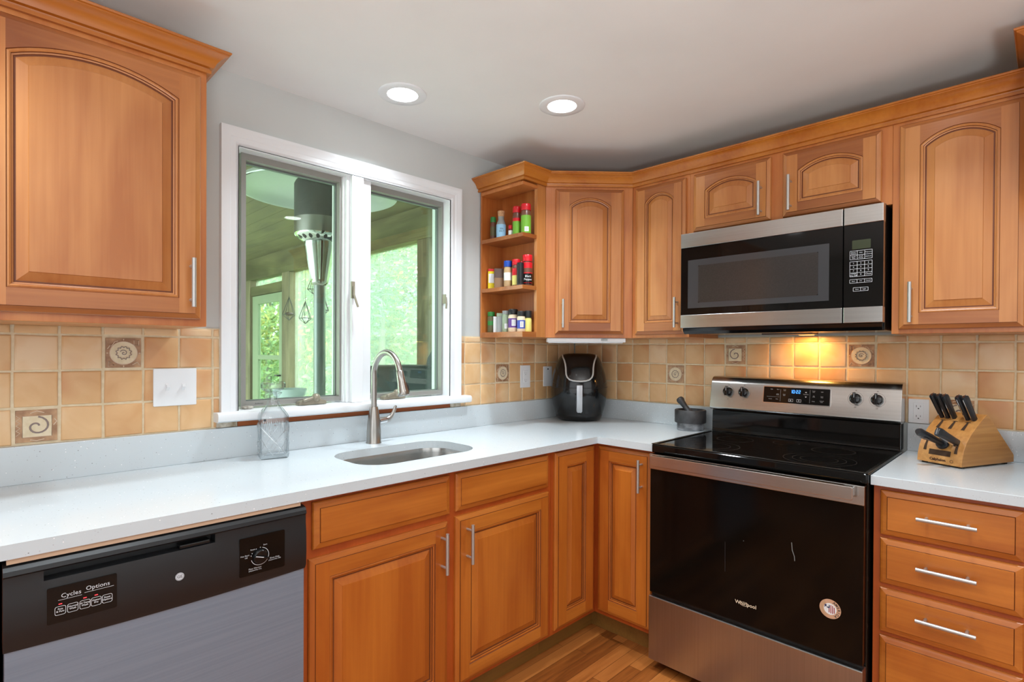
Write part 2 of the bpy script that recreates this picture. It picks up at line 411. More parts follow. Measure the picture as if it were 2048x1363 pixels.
# ---- tiled splashback with relief tiles
ROWS = [1.0225, 1.129, 1.234, 1.340, 1.372]
def tiles(parent, cols, rows, mapper, skip=(), top_end=None):
    """cols/rows are joint lines; mapper(a, z, depth) -> xyz"""
    g = MB(); a0, a1, z0, z1 = cols[0], cols[-1], rows[0], rows[-1]
    v = [mapper(a, z, d) for d in (0, .0055) for a, z in ((a0, z0), (a1, z0), (a1, z1), (a0, z1))]
    g.add(v, [(0, 1, 2, 3), (4, 5, 6, 7), (0, 1, 5, 4), (1, 2, 6, 5), (2, 3, 7, 6), (3, 0, 4, 7)], 0)
    for i in range(len(cols) - 1):
        for k in range(len(rows) - 1):
            if (i, k) in skip: continue
            j = lambda: random.uniform(-.0012, .0012)
            gp = .0032
            c = [(cols[i] + gp + j(), rows[k] + gp + j()), (cols[i + 1] - gp + j(), rows[k] + gp + j()), (cols[i + 1] - gp + j(), rows[k + 1] - gp + j()), (cols[i] + gp + j(), rows[k + 1] - gp + j())]
            cx_ = sum(p[0] for p in c) / 4; cz_ = sum(p[1] for p in c) / 4
            def ring(ins, d):
                return [mapper(p[0] + (ins if p[0] < cx_ else -ins), p[1] + (ins if p[1] < cz_ else -ins), d) for p in c]
            g.loft([ring(0, .004), ring(.0004, .0072), ring(.0022, .0088), ring(.006, .0095)], 1)
    return g.build('tile_backsplash', ['grout', 'tile'], parent, smooth=50)
def relief(parent, mapper, a0, z0, s, motif, label):
    """decorative square tile with a raised motif; mapper(a, z, depth)"""
    m = MB(); p = lambda u, v, d: mapper(a0 + s * u, z0 + s * v, d)
    m.loft([[p(.05, .05, .003), p(.95, .05, .003), p(.95, .95, .003), p(.05, .95, .003)], [p(.06, .06, .0095), p(.94, .06, .0095), p(.94, .94, .0095), p(.06, .94, .0095)]], 0)
    circ = lambda r, n, k=0, wob=0: [p(.5 + (r + (wob if q % 2 else 0)) * cos(2 * pi * q / n + k), .5 + (r + (wob if q % 2 else 0)) * sin(2 * pi * q / n + k), .0105) for q in range(n)]
    if motif == 'sun':
        fc = [p(.5 + .33 * cos(2 * pi * q / 28), .5 + .33 * sin(2 * pi * q / 28), .0115) for q in range(28)]
        m.add(fc, [tuple(range(28))], 2)
        m.tube(circ(.34, 28), .0016, 6, 1, closed=True)
        m.tube([(Vector(q) + (Vector(p(0, 0, .0025)) - Vector(p(0, 0, 0)))) for q in circ(.16, 24, 0, .045)], .0013, 6, 2 + 1, closed=True)
        m.tube([p(.5 + .1 * t * cos(9 * t), .5 + .1 * t * sin(9 * t), .0125) for t in [q / 14 for q in range(15)]], .0011, 6, 3)
        for u, v in ((.5, .88), (.5, .12), (.12, .5), (.88, .5)):
            m.tube([p(u, v, .0105), p(.5 + (u - .5) * 1.12, .5 + (v - .5) * 1.12, .0105)], .0015, 6, 1)
        m.tube([p(.1, .62, .0105), p(.16, .72, .0105), p(.2, .7, .0105), p(.28, .84, .0105), p(.36, .86, .0105)], .0012, 6, 1)
        m.tube([p(.76, .74, .0105), p(.88, .74, .0105), p(.88, .88, .0105), p(.76, .88, .0105)], .0012, 6, 1, closed=True)
        m.tube([p(.12, .1, .0105), p(.26, .14, .0105), p(.13, .25, .0105)], .0012, 6, 1, closed=True)
        m.tube([p(.72, .14, .0105), p(.85, .22, .0105), p(.9, .12, .0105)], .0012, 6, 1)
    else:
        m.add([p(.2, .2, .0112), p(.82, .2, .0112), p(.82, .78, .0112), p(.2, .78, .0112)], [(0, 1, 2, 3)], 2)
        m.tube([p(.2, .2, .011), p(.82, .2, .011), p(.82, .78, .011), p(.2, .78, .011)], .0012, 6, 1, closed=True)
        m.tube([p(.5 + (.05 + .032 * t) * 1.0 * cos(t + .4), .49 + (.05 + .032 * t) * .95 * sin(t + .4), .012) for t in [q * .35 for q in range(22)]], .0022, 6, 3)
        for q in range(4):
            m.tube([p(.07, .25 + q * .14, .0105), p(.15, .32 + q * .14, .0105), p(.07, .39 + q * .14, .0105)], .001, 6, 1)
        m.tube([p(.86, .5, .0105), p(.93, .6, .0105), p(.88, .68, .0105)], .0014, 6, 1)
        m.tube([p(.36, .86, .0105), p(.5, .92, .0105), p(.66, .86, .0105)], .0014, 6, 1)
        m.tube([p(.36, .12, .0105), p(.5, .09, .0105), p(.66, .12, .0105)], .0014, 6, 1)
    o = m.build('decorative_tile', ['relief', 'relief_hi', 'grout', 'relief_line'], parent, smooth=40); o['label'] = label
mapL = lambda a, z, d: (a, -d, z)
mapR = lambda a, z, d: (-d, a, z)
colsA = [-2.9625, -2.8595, -2.7565, -2.6535, -2.5505, -2.4475, -2.3445, -2.2405, -2.1385, -2.0355, -2.0125]
tiles(wl, colsA, ROWS, mapL, skip=((4, 0), (6, 2)))
relief(wl, mapL, -2.5505, 1.0245, .103, 'spiral', 'brown relief tile with spiral motif')
relief(wl, mapL, -2.3445, 1.2345, .104, 'sun', 'brown relief tile with sun motif')
colsB = [-.9195, -.887, -.78, -.677, -.574, -.471, -.368, -.265, -.162, -.059, -.0095]
tiles(wl, colsB, ROWS, mapL, skip=((3, 1),))
relief(wl, mapL, -.677, 1.1295, .103, 'sun', 'small relief tile with rosette motif')
colsR = [-.0095] + [-.105 * k for k in range(1, 21)]
tiles(wr, colsR[::-1], ROWS, mapR, skip=((13, 1), (10, 2), (5, 2), (2, 0)))
relief(wr, mapR, colsR[::-1][13], 1.1295, .1035, 'sun', 'relief tile with rosette motif between air fryer and range')
relief(wr, mapR, colsR[::-1][10], 1.2345, .1035, 'spiral', 'relief tile with spiral motif above range back panel')
relief(wr, mapR, colsR[::-1][5], 1.2345, .1035, 'sun', 'relief tile with sun motif below the microwave corner')
relief(wr, mapR, colsR[::-1][2], 1.0245, .1035, 'spiral', 'relief tile with scribbled motif behind the knives')

# ---- window
win = struct('window_1', 'white cased double casement window over the sink', 'window')
cas = MB(); CP = [(0, -.012), (.0, -.006), (.006, -.008), (.012, -.013), (.03, -.013), (.036, -.017), (.05, -.019), (.06, -.024), (.068, -.024), (.068, 0)]
# casing: profile (distance from opening, y) swept up, over and down
def casing_loop(off, y): return [(-1.952 - off, y, 1.078), (-1.952 - off, y, 2.031 + off), (-.984 + off, y, 2.031 + off), (-.984 + off, y, 1.078)]
lps = [casing_loop(o_ * .9, y_) for o_, y_ in [(0, -.001)] + CP]
cas.loft(lps, 0, (False, False), close=False); cas.build('casing', 'white', win, smooth=30)
jb = MB()
jb.prism(rrect(-1.965, -.972, 1.06, 2.036, .0005, 1), 'y', -.001, .135, holes=[rrect(-1.951, -.985, 1.079, 2.029, .0005, 1)])
jb.build('jamb', 'white', win, bevel=.002)
ml = MB().box(-1.507, -1.453, -.012, .03, 1.079, 2.03).box(-1.52, -1.405, .012, .13, 1.079, 2.03); ml.box(-1.526, -1.398, .03, .13, 1.079, 2.03)
ml.build('mullion', 'white', win, bevel=.003)
sl = MB().prism([(.06, 1.062), (.06, 1.0785), (-.05, 1.0785), (-.058, 1.074), (-.061, 1.066), (-.058, 1.05), (-.05, 1.045), (0.0, 1.045), (0.0, 1.062)], 'x', -2.033, -.885)
sl.build('sill', 'white', win, smooth=40)
for k, (x0, x1) in enumerate(((-1.925, -1.517), (-1.407, -.978))):
    z0, z1 = 1.0855, 2.0295
    m = MB().prism(rrect(x0, x1, z0, z1, .001, 1), 'y', .045, .075, holes=[rrect(x0 + .017, x1 - .017, z0 + .019, z1 - .024, .001, 1)])
    fr = m.build('screen_frame', 'sash', win, bevel=.003)
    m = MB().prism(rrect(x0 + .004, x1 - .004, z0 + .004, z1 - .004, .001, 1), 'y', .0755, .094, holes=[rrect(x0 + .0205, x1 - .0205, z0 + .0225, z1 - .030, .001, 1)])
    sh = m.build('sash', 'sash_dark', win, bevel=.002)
    MB().box(x0 + .02, x1 - .02, .080, .083, z0 + .02, z1 - .028).build('pane', 'pane', sh)
    MB().box(x0 + .02, x1 - .02, .088, .091, z0 + .02, z1 - .028).build('pane', 'pane', sh)
    ck = MB(); cx_ = -1.665 if k == 0 else -1.285
    ck.prism([(cx_ - .06, 1.081), (cx_ + .055, 1.081), (cx_ + .055, 1.094), (cx_ + .03, 1.103), (cx_ - .02, 1.103), (cx_ - .055, 1.094)], 'y', .004, .038)
    ck.sphere((cx_ + .012, .008, 1.108), .017, 14, 8); ck.cyl((cx_ + .012, .01, 1.11), (cx_ - .045, -.002, 1.098), .007, 10)
    ck.build('crank_handle', 'bronze', win, smooth=40, bevel=.002)
    if k == 0:
        lt = MB().box(-1.513, -1.499, -.022, -.012, 1.515, 1.585); lt.tube([(-1.506, -.026, 1.565), (-1.508, -.03, 1.53), (-1.503, -.04, 1.5), (-1.497, -.044, 1.478)], .0045, 8)
    else:
        lt = MB().box(-.99, -.982, .02, .046, 1.53, 1.575); lt.tube([(-.988, .018, 1.56), (-.99, .012, 1.53), (-.989, .016, 1.505)], .004, 8)
    lt.build('window_latch', 'bronze', win, smooth=40)
    if k == 0:
        MB().text('Andersen', .008, x0 + .065, z0 + .0095, .0445).build('maker_mark', 'legend_dark', win)
o = MB().box(-1.955, -.985, -.012, -.0005, 1.0235, 1.045).build('trim_1', 'redstrip'); o['kind'] = 'structure'
o = MB().box(-2.025, -1.957, -.013, -.0005, 1.0235, 1.045).box(-.983, -.918, -.013, -.0005, 1.0235, 1.045).build('trim_2', 'plaster'); o['kind'] = 'structure'

# ---- recessed ceiling lights
def can_light(x, y, label, visible=True):
    t = thing('ceiling_light', label, 'ceiling light', (x, y, CZ), 0, 'recessed ceiling lights')
    m = MB().lathe([(.058, .0), (.0585, -.004), (.088, -.005), (.0915, -.003), (.092, 0)], n=48); m.build('trim_ring', 'white', t, smooth=50)
    MB().lathe([(.0, -.0035), (.05, -.0035), (.0578, -.002), (.0578, 0)], n=40).build('lens', 'lens', t, smooth=60)
    d = bpy.data.lights.new('lamp', 'AREA'); d.shape = 'DISK'; d.size = .11; d.energy = LAMP_W; d.color = LAMP_COL; d.spread = radians(120)
    l = bpy.data.objects.new('lamp', d); C.objects.link(l); l.parent = t; l.location = (0, 0, -.012)
can_light(-1.454, -.301, 'round recessed ceiling light above the window and sink')
can_light(-.949, -.679, 'round recessed ceiling light nearest the corner cabinet')
can_light(-.927, -1.775, 'recessed ceiling light cut off by the top edge of the picture')
for x, y in ((-2.3, -1.5), (-2.9, -.6), (-2.4, -3.0)):
    can_light(x, y, 'recessed ceiling light out of view behind the camera')

# ================================================================== CABINETS
def bar_handle(parent, x, z, yf, axis='z', length=.138, y_off=.032):
    m = MB(); h = length / 2; st = .048
    e = lambda t: (x, yf - y_off, z + t) if axis == 'z' else (x + t, yf - y_off, z)
    b = lambda t: (x, yf + .0, z + t) if axis == 'z' else (x + t, yf, z)
    m.cyl(e(-h), e(h), .0058, 14)
    for t in (-st, st): m.cyl(b(t), e(t), .0045, 10)
    return m.build('handle', 'handle', parent, smooth=40)

def panel_door(parent, x0, x1, z0, z1, yb, arch=.0, mats=('wood_v', 'wood_h'), sw=.057, rail=.055, top=.042, name='door'):
    """raised-panel door in a cabinet's local frame, back plane at y = yb, facing -y"""
    m = MB()
    def rl(i, y): return [(x0 + i, yb + y, z0 + i), (x1 - i, yb + y, z0 + i), (x1 - i, yb + y, z1 - i), (x0 + i, yb + y, z1 - i)]
    oe = [(0, 0), (0, -.0095), (.0025, -.0125), (.008, -.0145), (.0155, -.0165), (.0162, -.020)]
    L = [rl(*p) for p in oe]
    for k in range(len(L) - 1):
        for i in range(4):
            j = (i + 1) % 4
            m.add([L[k][i], L[k][j], L[k + 1][j], L[k + 1][i]], [(0, 1, 2, 3)], 2 if k == 4 else (1 if i in (0, 2) else 0))
    m.add(L[0], [(3, 2, 1, 0)], 0)
    e = .0162; yf = yb - .020
    ox0, ox1, oz0 = x0 + sw, x1 - sw, z0 + rail
    zt = z1 - top if not arch else z1 - top - arch      # shoulder height
    wdt = ox1 - ox0; NA = 18 if arch else 1
    if arch: rad = (wdt * wdt / 4 + arch * arch) / (2 * arch); zc = zt + arch - rad; xc = (ox0 + ox1) / 2
    def loop(d, y):
        a, b, c_ = ox0 + d, ox1 - d, oz0 + d; p = [(a, yb + y, c_), (b, yb + y, c_)]
        if arch:
            for q in range(NA + 1):
                x = b + (a - b) * q / NA; rr = rad - d
                p.append((x, yb + y, zc + sqrt(max(rr * rr - (x - xc) ** 2, 0))))
        else: p += [(b, yb + y, zt - d), (a, yb + y, zt - d)]
        return p
    O0 = loop(0, -.020)
    m.add([(x0 + e, yf, z0 + e), (ox0, yf, z0 + e), (ox0, yf, z1 - e), (x0 + e, yf, z1 - e)], [(0, 1, 2, 3)], 0)
    m.add([(ox1, yf, z0 + e), (x1 - e, yf, z0 + e), (x1 - e, yf, z1 - e), (ox1, yf, z1 - e)], [(0, 1, 2, 3)], 0)
    m.add([(ox0, yf, z0 + e), (ox1, yf, z0 + e), (ox1, yf, oz0), (ox0, yf, oz0)], [(0, 1, 2, 3)], 1)
    tops = O0[2:]
    m.add([(ox1, yf, z1 - e), (ox0, yf, z1 - e)] + tops[::-1], [tuple(range(len(tops) + 2))], 1)
    prof = [(0, -.020), (.0015, -.0175), (.0055, -.0185), (.009, -.0165), (.0098, -.0125), (.0135, -.0115), (.0145, -.0095), (.018, -.0095), (.040, -.0165), (.0412, -.0185)]
    if wdt < .2: prof = [(d * .82, y) for d, y in prof]
    lp = [loop(*p) for p in prof]
    for k in range(len(lp) - 1): m.loft(lp[k:k + 2], 2 if k in (0, 3, 5, 6) else 0, (False, k == len(lp) - 2))
    return m.build(name, list(mats) + ['groove'], parent)

def slab_front(parent, x0, x1, z0, z1, yb, mats=('base_h',), name='drawer_front'):
    m = MB()
    rl = lambda i, y: [(x0 + i, yb + y, z0 + i), (x1 - i, yb + y, z0 + i), (x1 - i, yb + y, z1 - i), (x0 + i, yb + y, z1 - i)]
    q = [rl(*p) for p in ((0, 0), (0, -.0095), (.0025, -.0125), (.008, -.0145), (.018, -.0165), (.0188, -.0155), (.0196, -.0165), (.020, -.020))]
    for k in range(len(q) - 1): m.loft(q[k:k + 2], 1 if k in (4, 5) else 0, (k == 0, k == len(q) - 2))
    return m.build(name, list(mats) + ['groove'], parent)

UB, UT = 1.366, 2.12           # wall-cabinet bottom and top
def wall_box(t, x0, x1, z0=UB, z1=UT, d=.295):
    """local z is measured from the floor"""
    MB().box(x0, x1, -d, -.011, z0, z1).build('body', 'wood_v', t)
    MB().box(x0, x1, -d - .02, -d, z0, z1).build('face_frame', 'wood_f', t, bevel=.001)

# --- big cabinet left of the window
t = thing('wall_cabinet', 'large arched-door maple wall cabinet left of the window', 'cabinet')
wall_box(t, -2.66, -2.142)
d = panel_door(t, -2.632, -2.160, 1.386, 2.092, -.315, arch=.045, rail=.058)
bar_handle(d, -2.188, 1.488, -.335)
CROWN = [(0, 2.108), (.010, 2.108), (.010, 2.1175), (.0065, 2.119), (.0075, 2.1225), (.0155, 2.125), (.0175, 2.129), (.022, 2.139), (.030, 2.149), (.040, 2.156), (.047, 2.1595), (.047, 2.1625), (.0515, 2.164), (.0535, 2.168), (.051, 2.171), (0, 2.171)]
t = thing('crown_molding', 'crown molding along the top of the large left wall cabinet', 'molding', (0, 0, 0), 0, 'cabinet crown moldings')
MB().sweep([(-2.142, -.001), (-2.142, -.3155), (-3.0, -.3155)], CROWN, out=-1).build('molding_run', 'crown', t, smooth=25)
t = thing('wall_cabinet', 'wall cabinet at the left picture edge, mostly out of view', 'cabinet')
wall_box(t, -3.0, -2.662)
panel_door(t, -2.99, -2.675, 1.386, 2.092, -.315, arch=.045)

# --- open end shelf beside the window
t = thing('open_shelf_cabinet', 'narrow open-sided spice shelf cabinet right of the window', 'shelf')
m = MB().box(-.788, -.632, -.022, -.011, UB, UT)
m.box(-.645, -.6305, -.295, -.0225, UB, UT)
m.box(-.788, -.645, -.295, -.022, 2.10, UT)
m.build('body', 'wood_f', t)
MB().box(-.694, -.6305, -.315, -.2955, UB + .0, UT - .012).build('front_stile', 'wood_v', t, bevel=.0015)
MB().box(-.7945, -.694, -.317, -.0225, 2.085, 2.1).build('top_board', 'wood_f', t)
for k, (z0, z1) in enumerate(((1.842, 1.861), (1.594, 1.613), (UB, 1.392))):
    MB().prism([(-.792, -.0225), (-.792, -.314), (-.696, -.314), (-.696, -.2945), (-.6455, -.2945), (-.6455, -.0225)], 'z', z0, z1).build('shelf', 'wood_h', t, bevel=.001)

# --- diagonal corner cabinet
A0, A1 = Vector((-.63, -.315)), Vector((-.315, -.61)); dl = (A1 - A0).length; ang = atan2(A1.y - A0.y, A1.x - A0.x)
t = thing('wall_cabinet', 'diagonal corner wall cabinet above the air fryer', 'cabinet', (A0.x, A0.y, 0), ang)
rot = Matrix.Rotation(-ang, 2)
loc2 = lambda x, y: tuple(rot @ (Vector((x, y)) - A0))
MB().prism([loc2(-.63, -.011), loc2(-.63, -.2955), loc2(-.615, -.302), loc2(-.302, -.595), loc2(-.2955, -.61), loc2(-.011, -.61), loc2(-.011, -.011)], 'z', UB, UT).build('body', 'wood_v', t)
MB().box(.0, dl, 0.0, .018, UB, UT).build('face_frame', 'wood_f', t)
d = panel_door(t, .047, .386, 1.383, 2.094, 0.0, arch=.04, sw=.066)
bar_handle(d, .047 + .034, 1.483, -.02)
t = thing('under_cabinet_light', 'slim white light fixture under the diagonal corner cabinet', 'light fixture', (A0.x, A0.y, UB), ang)
MB().box(.012, dl - .028, .012, .075, -.022, -.001).build('housing', 'white', t, bevel=.003)
MB().box(.02, dl - .04, .022, .065, -.026, -.0215).build('diffuser', 'whiteplastic', t, bevel=.002)
MB().box(.28, .31, .0035, .0125, -.014, -.006).build('switch', 'grey', t)

# --- range-wall cabinets; local x is the distance along the wall from the corner
t = thing('wall_cabinet', 'narrow tall wall cabinet between corner cabinet and microwave', 'cabinet', (0, 0, 0), RW)
wall_box(t, .6115, .912)
d = panel_door(t, .634, .897, 1.381, 2.094, -.315, arch=.04, sw=.055)
bar_handle(d, .864, 1.479, -.335)
t = thing('wall_cabinet', 'short two-door wall cabinet above the microwave', 'cabinet', (0, 0, 0), RW)
wall_box(t, .9125, 1.679, 1.828)
for x0, x1, hx in ((.934, 1.268, 1.233), (1.314, 1.648, 1.347)):
    d = panel_door(t, x0, x1, 1.840, 2.096, -.315, arch=.036, sw=.056, rail=.05, top=.045)
    bar_handle(d, hx, 1.927, -.335)
t = thing('wall_cabinet', 'tall arched-door wall cabinet right of the microwave', 'cabinet', (0, 0, 0), RW)
wall_box(t, 1.6795, 2.052)
d = panel_door(t, 1.7015, 2.024, 1.381, 2.095, -.315, arch=.042, sw=.058)
bar_handle(d, 1.7385, 1.473, -.335)
t = thing('wall_cabinet', 'deeper cabinet cut off at the right edge with higher crown', 'cabinet', (0, 0, 0), RW)
MB().box(2.0535, 2.75, -.48, -.011, 1.75, 2.165).build('body', 'wood_v', t)
MB().box(2.0535, 2.75, -.50, -.48, 1.75, 2.165).build('face_frame', 'wood_f', t)
panel_door(t, 2.08, 2.72, 1.77, 2.14, -.5, arch=.04)
t = thing('crown_molding', 'short raised crown molding at the upper right picture corner', 'molding', (0, 0, 0), 0, 'cabinet crown moldings')
MB().sweep([(-.001, -2.0535), (-.5005, -2.0535), (-.5005, -2.75)], [(o_, z_ + .046) for o_, z_ in CROWN], out=1).build('molding_run', 'crown', t, smooth=25)
t = thing('crown_molding', 'long crown molding along corner and range-wall cabinets', 'molding', (0, 0, 0), 0, 'cabinet crown moldings')
MB().sweep([(-.7895, -.001), (-.7895, -.3165), (-.631, -.3165), (-.3155, -.6115), (-.3155, -2.0525)], CROWN, out=1).build('molding_run', 'crown', t, smooth=25)

# ---------------- base cabinets
BM = ('base_v', 'base_h'); BH = .883
def base_box(t, x0, x1):
    MB().box(x0, x1, -.58, -.005, .10, BH).build('body', 'base_v', t)
    MB().box(x0, x1, -.60, -.58, .10, BH).build('face_frame', 'base_f', t, bevel=.001)
    MB().box(x0, x1, -.54, -.53, 0.0, .10).build('toe_kick', 'kick', t)
t = thing('base_cabinet', 'two-door sink base cabinet with false drawer fronts', 'cabinet')
# open-topped carcass so that the sink bowl hangs inside it
m = MB().box(-1.982, -1.964, -.58, -.005, .10, BH).box(-.9345, -.9165, -.58, -.005, .10, BH).box(-1.964, -.9345, -.58, -.005, .10, .12).box(-1.964, -.9345, -.015, -.005, .12, BH)
m.build('body', 'base_v', t)
MB().box(-1.982, -.9165, -.60, -.58, .10, BH).build('face_frame', 'base_f', t, bevel=.001)
MB().box(-1.982, -.9165, -.54, -.53, 0, .10).build('toe_kick', 'kick', t)
slab_front(t, -1.953, -1.462, .733, .868, -.60, name='false_drawer_front')
slab_front(t, -1.4345, -.943, .735, .868, -.60, name='false_drawer_front')
d = panel_door(t, -1.964, -1.471, .118, .709, -.60, mats=BM, sw=.058, rail=.06, top=.06)
bar_handle(d, -1.5035, .614, -.62)
d = panel_door(t, -1.435, -.939, .118, .716, -.60, mats=BM, sw=.058, rail=.06, top=.06)
bar_handle(d, -1.3905, .619, -.62)
t = thing('base_cabinet', 'corner base cabinet with two narrow folding doors', 'cabinet')
MB().prism([(-.9155, -.005), (-.9155, -.58), (-.58, -.58), (-.58, -.9125), (-.005, -.9125), (-.005, -.005)], 'z', .10, BH).build('body', 'base_v', t)
MB().prism([(-.9155, -.58), (-.9155, -.60), (-.60, -.60), (-.60, -.9125), (-.58, -.9125), (-.58, -.58)], 'z', .10, BH).build('face_frame', 'base_f', t)
MB().prism([(-.9155, -.53), (-.9155, -.54), (-.54, -.54), (-.54, -.9125), (-.53, -.9125), (-.53, -.53)], 'z', 0, .10).build('toe_kick', 'kick', t)
panel_door(t, -.900, -.6255, .120, .870, -.60, mats=BM, sw=.07, rail=.065, top=.06)
d = panel_door(t, .6255, .8965, .120, .870, -.60, mats=BM, sw=.062, rail=.065, top=.06)
d.rotation_euler = (0, 0, RW)
bar_handle(d, .8565, .772, -.62)
t = thing('base_cabinet', 'base cabinet of four drawers right of the range', 'cabinet', (0, 0, 0), RW)
base_box(t, 1.6865, 2.066)
for z0, z1, hz in ((.728, .868, .8045), (.576, .718, .655), (.424, .562, .502), (.118, .412, .27)):
    d = slab_front(t, 1.7065, 2.037, z0, z1, -.60, name='drawer')
    bar_handle(d, 1.872, hz, -.62, 'x')
t = thing('base_cabinet', 'base cabinet left of the dishwasher, out of view', 'cabinet')
base_box(t, -3.0, -2.598)
panel_door(t, -2.98, -2.62, .118, .868, -.60, mats=BM)

# ---------------- worktops
H, TH = .914, .030
t = thing('countertop', 'long white quartz worktop turning the corner around the sink', 'worktop', (0, 0, 0), 0, 'white quartz worktops')
SX0, SX1, SY0, SY1 = -1.715, -1.205, -.502, -.190
MB().prism([(-3.0, -.002), (-3.0, -.637), (-.637, -.637), (-.637, -.9155), (-.002, -.9155), (-.002, -.002)], 'z', H - TH, H, holes=[rrect(SX0, SX1, SY0, SY1, .105, 9)]).build('slab', 'quartz', t)
MB().box(-3.0, -.021, -.021, -.002, H, 1.0222).build('backsplash', 'quartz', t, bevel=.0015)
MB().box(-.021, -.002, -.9155, -.002, H, 1.0222).build('backsplash', 'quartz', t, bevel=.0015)
t = thing('countertop', 'short white quartz worktop under the knife block', 'worktop', (0, 0, 0), 0, 'white quartz worktops')
MB().box(-.637, -.002, -2.066, -1.6845, H - TH, H).build('slab', 'quartz', t, bevel=.0015)
MB().box(-.021, -.002, -2.066, -1.6845, H, 1.0222).build('backsplash', 'quartz', t, bevel=.0015)
MB().box(-.60, -.022, -2.066, -2.047, H, 1.0222).build('side_splash', 'quartz', t, bevel=.0015)

# ---------------- sink and tap
t = thing('kitchen_sink', 'stainless steel undermount sink bowl set into the worktop', 'sink', (-1.46, -.346, H - TH - .2))
m = MB(); hx, hy = .2625, .163
def ring(ins, z, r): return [(x, y, z) for x, y in rrect(-hx + ins, hx - ins, -hy + ins, hy - ins, r, 9)]
m.loft([ring(-.02, .1985, .12), ring(0, .1985, .105), ring(.004, .18, .1), ring(.012, .05, .095), ring(.03, .012, .08), ring(.06, .002, .06), ring(.12, 0, .02)], 0, (False, True))
m.loft([ring(-.02, .1985, .12), ring(-.02, .1965, .12), ring(-.002, .1965, .105), ring(.002, .05, .1), ring(.022, .008, .08), ring(.06, -.003, .06), ring(.12, -.004, .02)], 0, (False, True))
m.build('basin', 'steel', t, smooth=40)
MB().lathe([(.0, .003), (.02, .003), (.03, .005), (.042, .006), (.045, .002)], n=28).build('drain', 'chrome', t, smooth=50)
t = thing('kitchen_tap', 'brushed nickel gooseneck tap with pull-down spray head', 'tap', (-1.45, -.092, H))
MB().lathe([(.031, 0), (.031, .003), (.0295, .006), (.029, .05), (.026, .09), (.0205, .13), (.0168, .148), (.0162, .151), (.0135, .152), (0, .152)], n=32).build('base', 'nickel', t, smooth=50)
pts = [(0, 0, .15), (0, 0, .22), (0, 0, .285)]
for k in range(1, 17):
    a = pi * k / 16 * .93; pts.append((.0 + .004 * k / 16, -.092 + .092 * cos(a), .285 + .092 * sin(a)))
MB().tube(pts, .0122, 18).build('neck', 'nickel', t, smooth=50)
e = Vector(pts[-1]); dr = (Vector(pts[-1]) - Vector(pts[-2])).normalized()
sp = MB(); dn = Vector((.04, -.26, -1)).normalized()
sp.tube([e, e + dn * .002, e + dn * .004, e + dn * .05, e + dn * .085, e + dn * .098, e + dn * .1], [.0122, .0132, .0145, .0165, .0215, .0225, .0205], 22)
s_ = sp.build('spray_head', 'nickel', t, smooth=50)
b = MB(); bp = e + dn * .045 + Vector((.014, -.006, 0)); b.tube([bp, bp + dn * .02 + Vector((.003, -.001, 0)), bp + dn * .042 + Vector((.004, -.002, 0))], [.004, .0075, .005], 10); b.build('spray_button', 'black', s_, smooth=50)
lv = MB().tube([(.024, 0, .09), (.042, 0, .092), (.058, 0, .093)], [.0135, .0135, .013], 18); hub = lv.build('lever_hub', 'chrome', t, smooth=50)
lv = MB().tube([(.0575, 0, .093), (.071, 0, .094), (.082, -.003, .104), (.091, -.006, .122), (.098, -.008, .143), (.101, -.009, .15)], [.0135, .0135, .0105, .0075, .0072, .004], 14, flat=.8)
lv.build('lever', 'nickel', t, smooth=50)

# ================================================================== RANGE
t = thing('kitchen_range', 'stainless and black electric range with smooth glass cooktop', 'range', (0, -1.3005, 0), RW)
MB().box(-.378, .378, -.628, -.03, .045, .884).build('body', 'blackenamel', t, bevel=.004)
m = MB()
m.prism(rrect(-.3815, .3815, -.655, -.10, .012, 4), 'z', .884, .918)
ct = m.build('cooktop', 'blackglass', t, bevel=.005, seg=3)
m = MB()
m.box(-.3815, .3815, -.652, -.640, .9182, .9215); m.box(-.3815, -.369, -.64, -.115, .9182, .9215); m.box(.369, .3815, -.64, -.115, .9182, .9215)
m.build('cooktop_rim', 'blackenamel', t, bevel=.002)
m = MB()
def flat_ring(x, y, r, w_=.0012):
    n = 48; o_ = [(x + r * cos(2 * pi * q / n), y + r * sin(2 * pi * q / n), .9184) for q in range(n)]; i_ = [(x + (r - w_) * cos(2 * pi * q / n), y + (r - w_) * sin(2 * pi * q / n), .9184) for q in range(n)]
    m.add(o_ + i_, [(q, (q + 1) % n, n + (q + 1) % n, n + q) for q in range(n)])
for x, y, rs in ((-.19, -.28, (.075, .073)), (.19, -.28, (.075, .073)), (-.19, -.505, (.105, .07)), (.2, -.5, (.115, .085, .06)), (.0, -.22, (.05,))):
    for r_ in rs: flat_ring(x, y, r_)
m.build('burner_marking', plain('faint_burner_print', S(40, 38, 37), .3), ct)
m = MB().prism([(-.106, .9185), (-.103, .926), (-.102, .935), (-.100, 1.022), (-.03, 1.022), (-.03, .9185)], 'x', -.374, .374)
m.build('back_riser', 'blackglass', t, bevel=.003)
m = MB()
bgp = [(-.105, 1.024), (-.118, 1.030), (-.121, 1.036), (-.101, 1.150), (-.094, 1.168), (-.083, 1.178), (-.07, 1.182), (-.032, 1.182), (-.03, 1.18), (-.03, 1.024)]
m.prism(bgp, 'x', -.379, .379)
bgd = m.build('backguard', 'steel', t, smooth=30, bevel=.006, seg=3)
sl_ = (.121 - .101) / (1.150 - 1.036)
yb = lambda z: -.121 + sl_ * (z - 1.036)
tl = atan2(.020, .114)
def on_guard(mb): mb.T = Matrix.Translation((0, yb(1.112), 1.112)) @ Matrix.Rotation(-tl, 4, 'X'); return mb
m = on_guard(MB()); m.prism(rrect(-.135, .137, -.040, .036, .004, 4), 'y', -.0022, .002); m.build('display_frame', 'chrome', bgd)
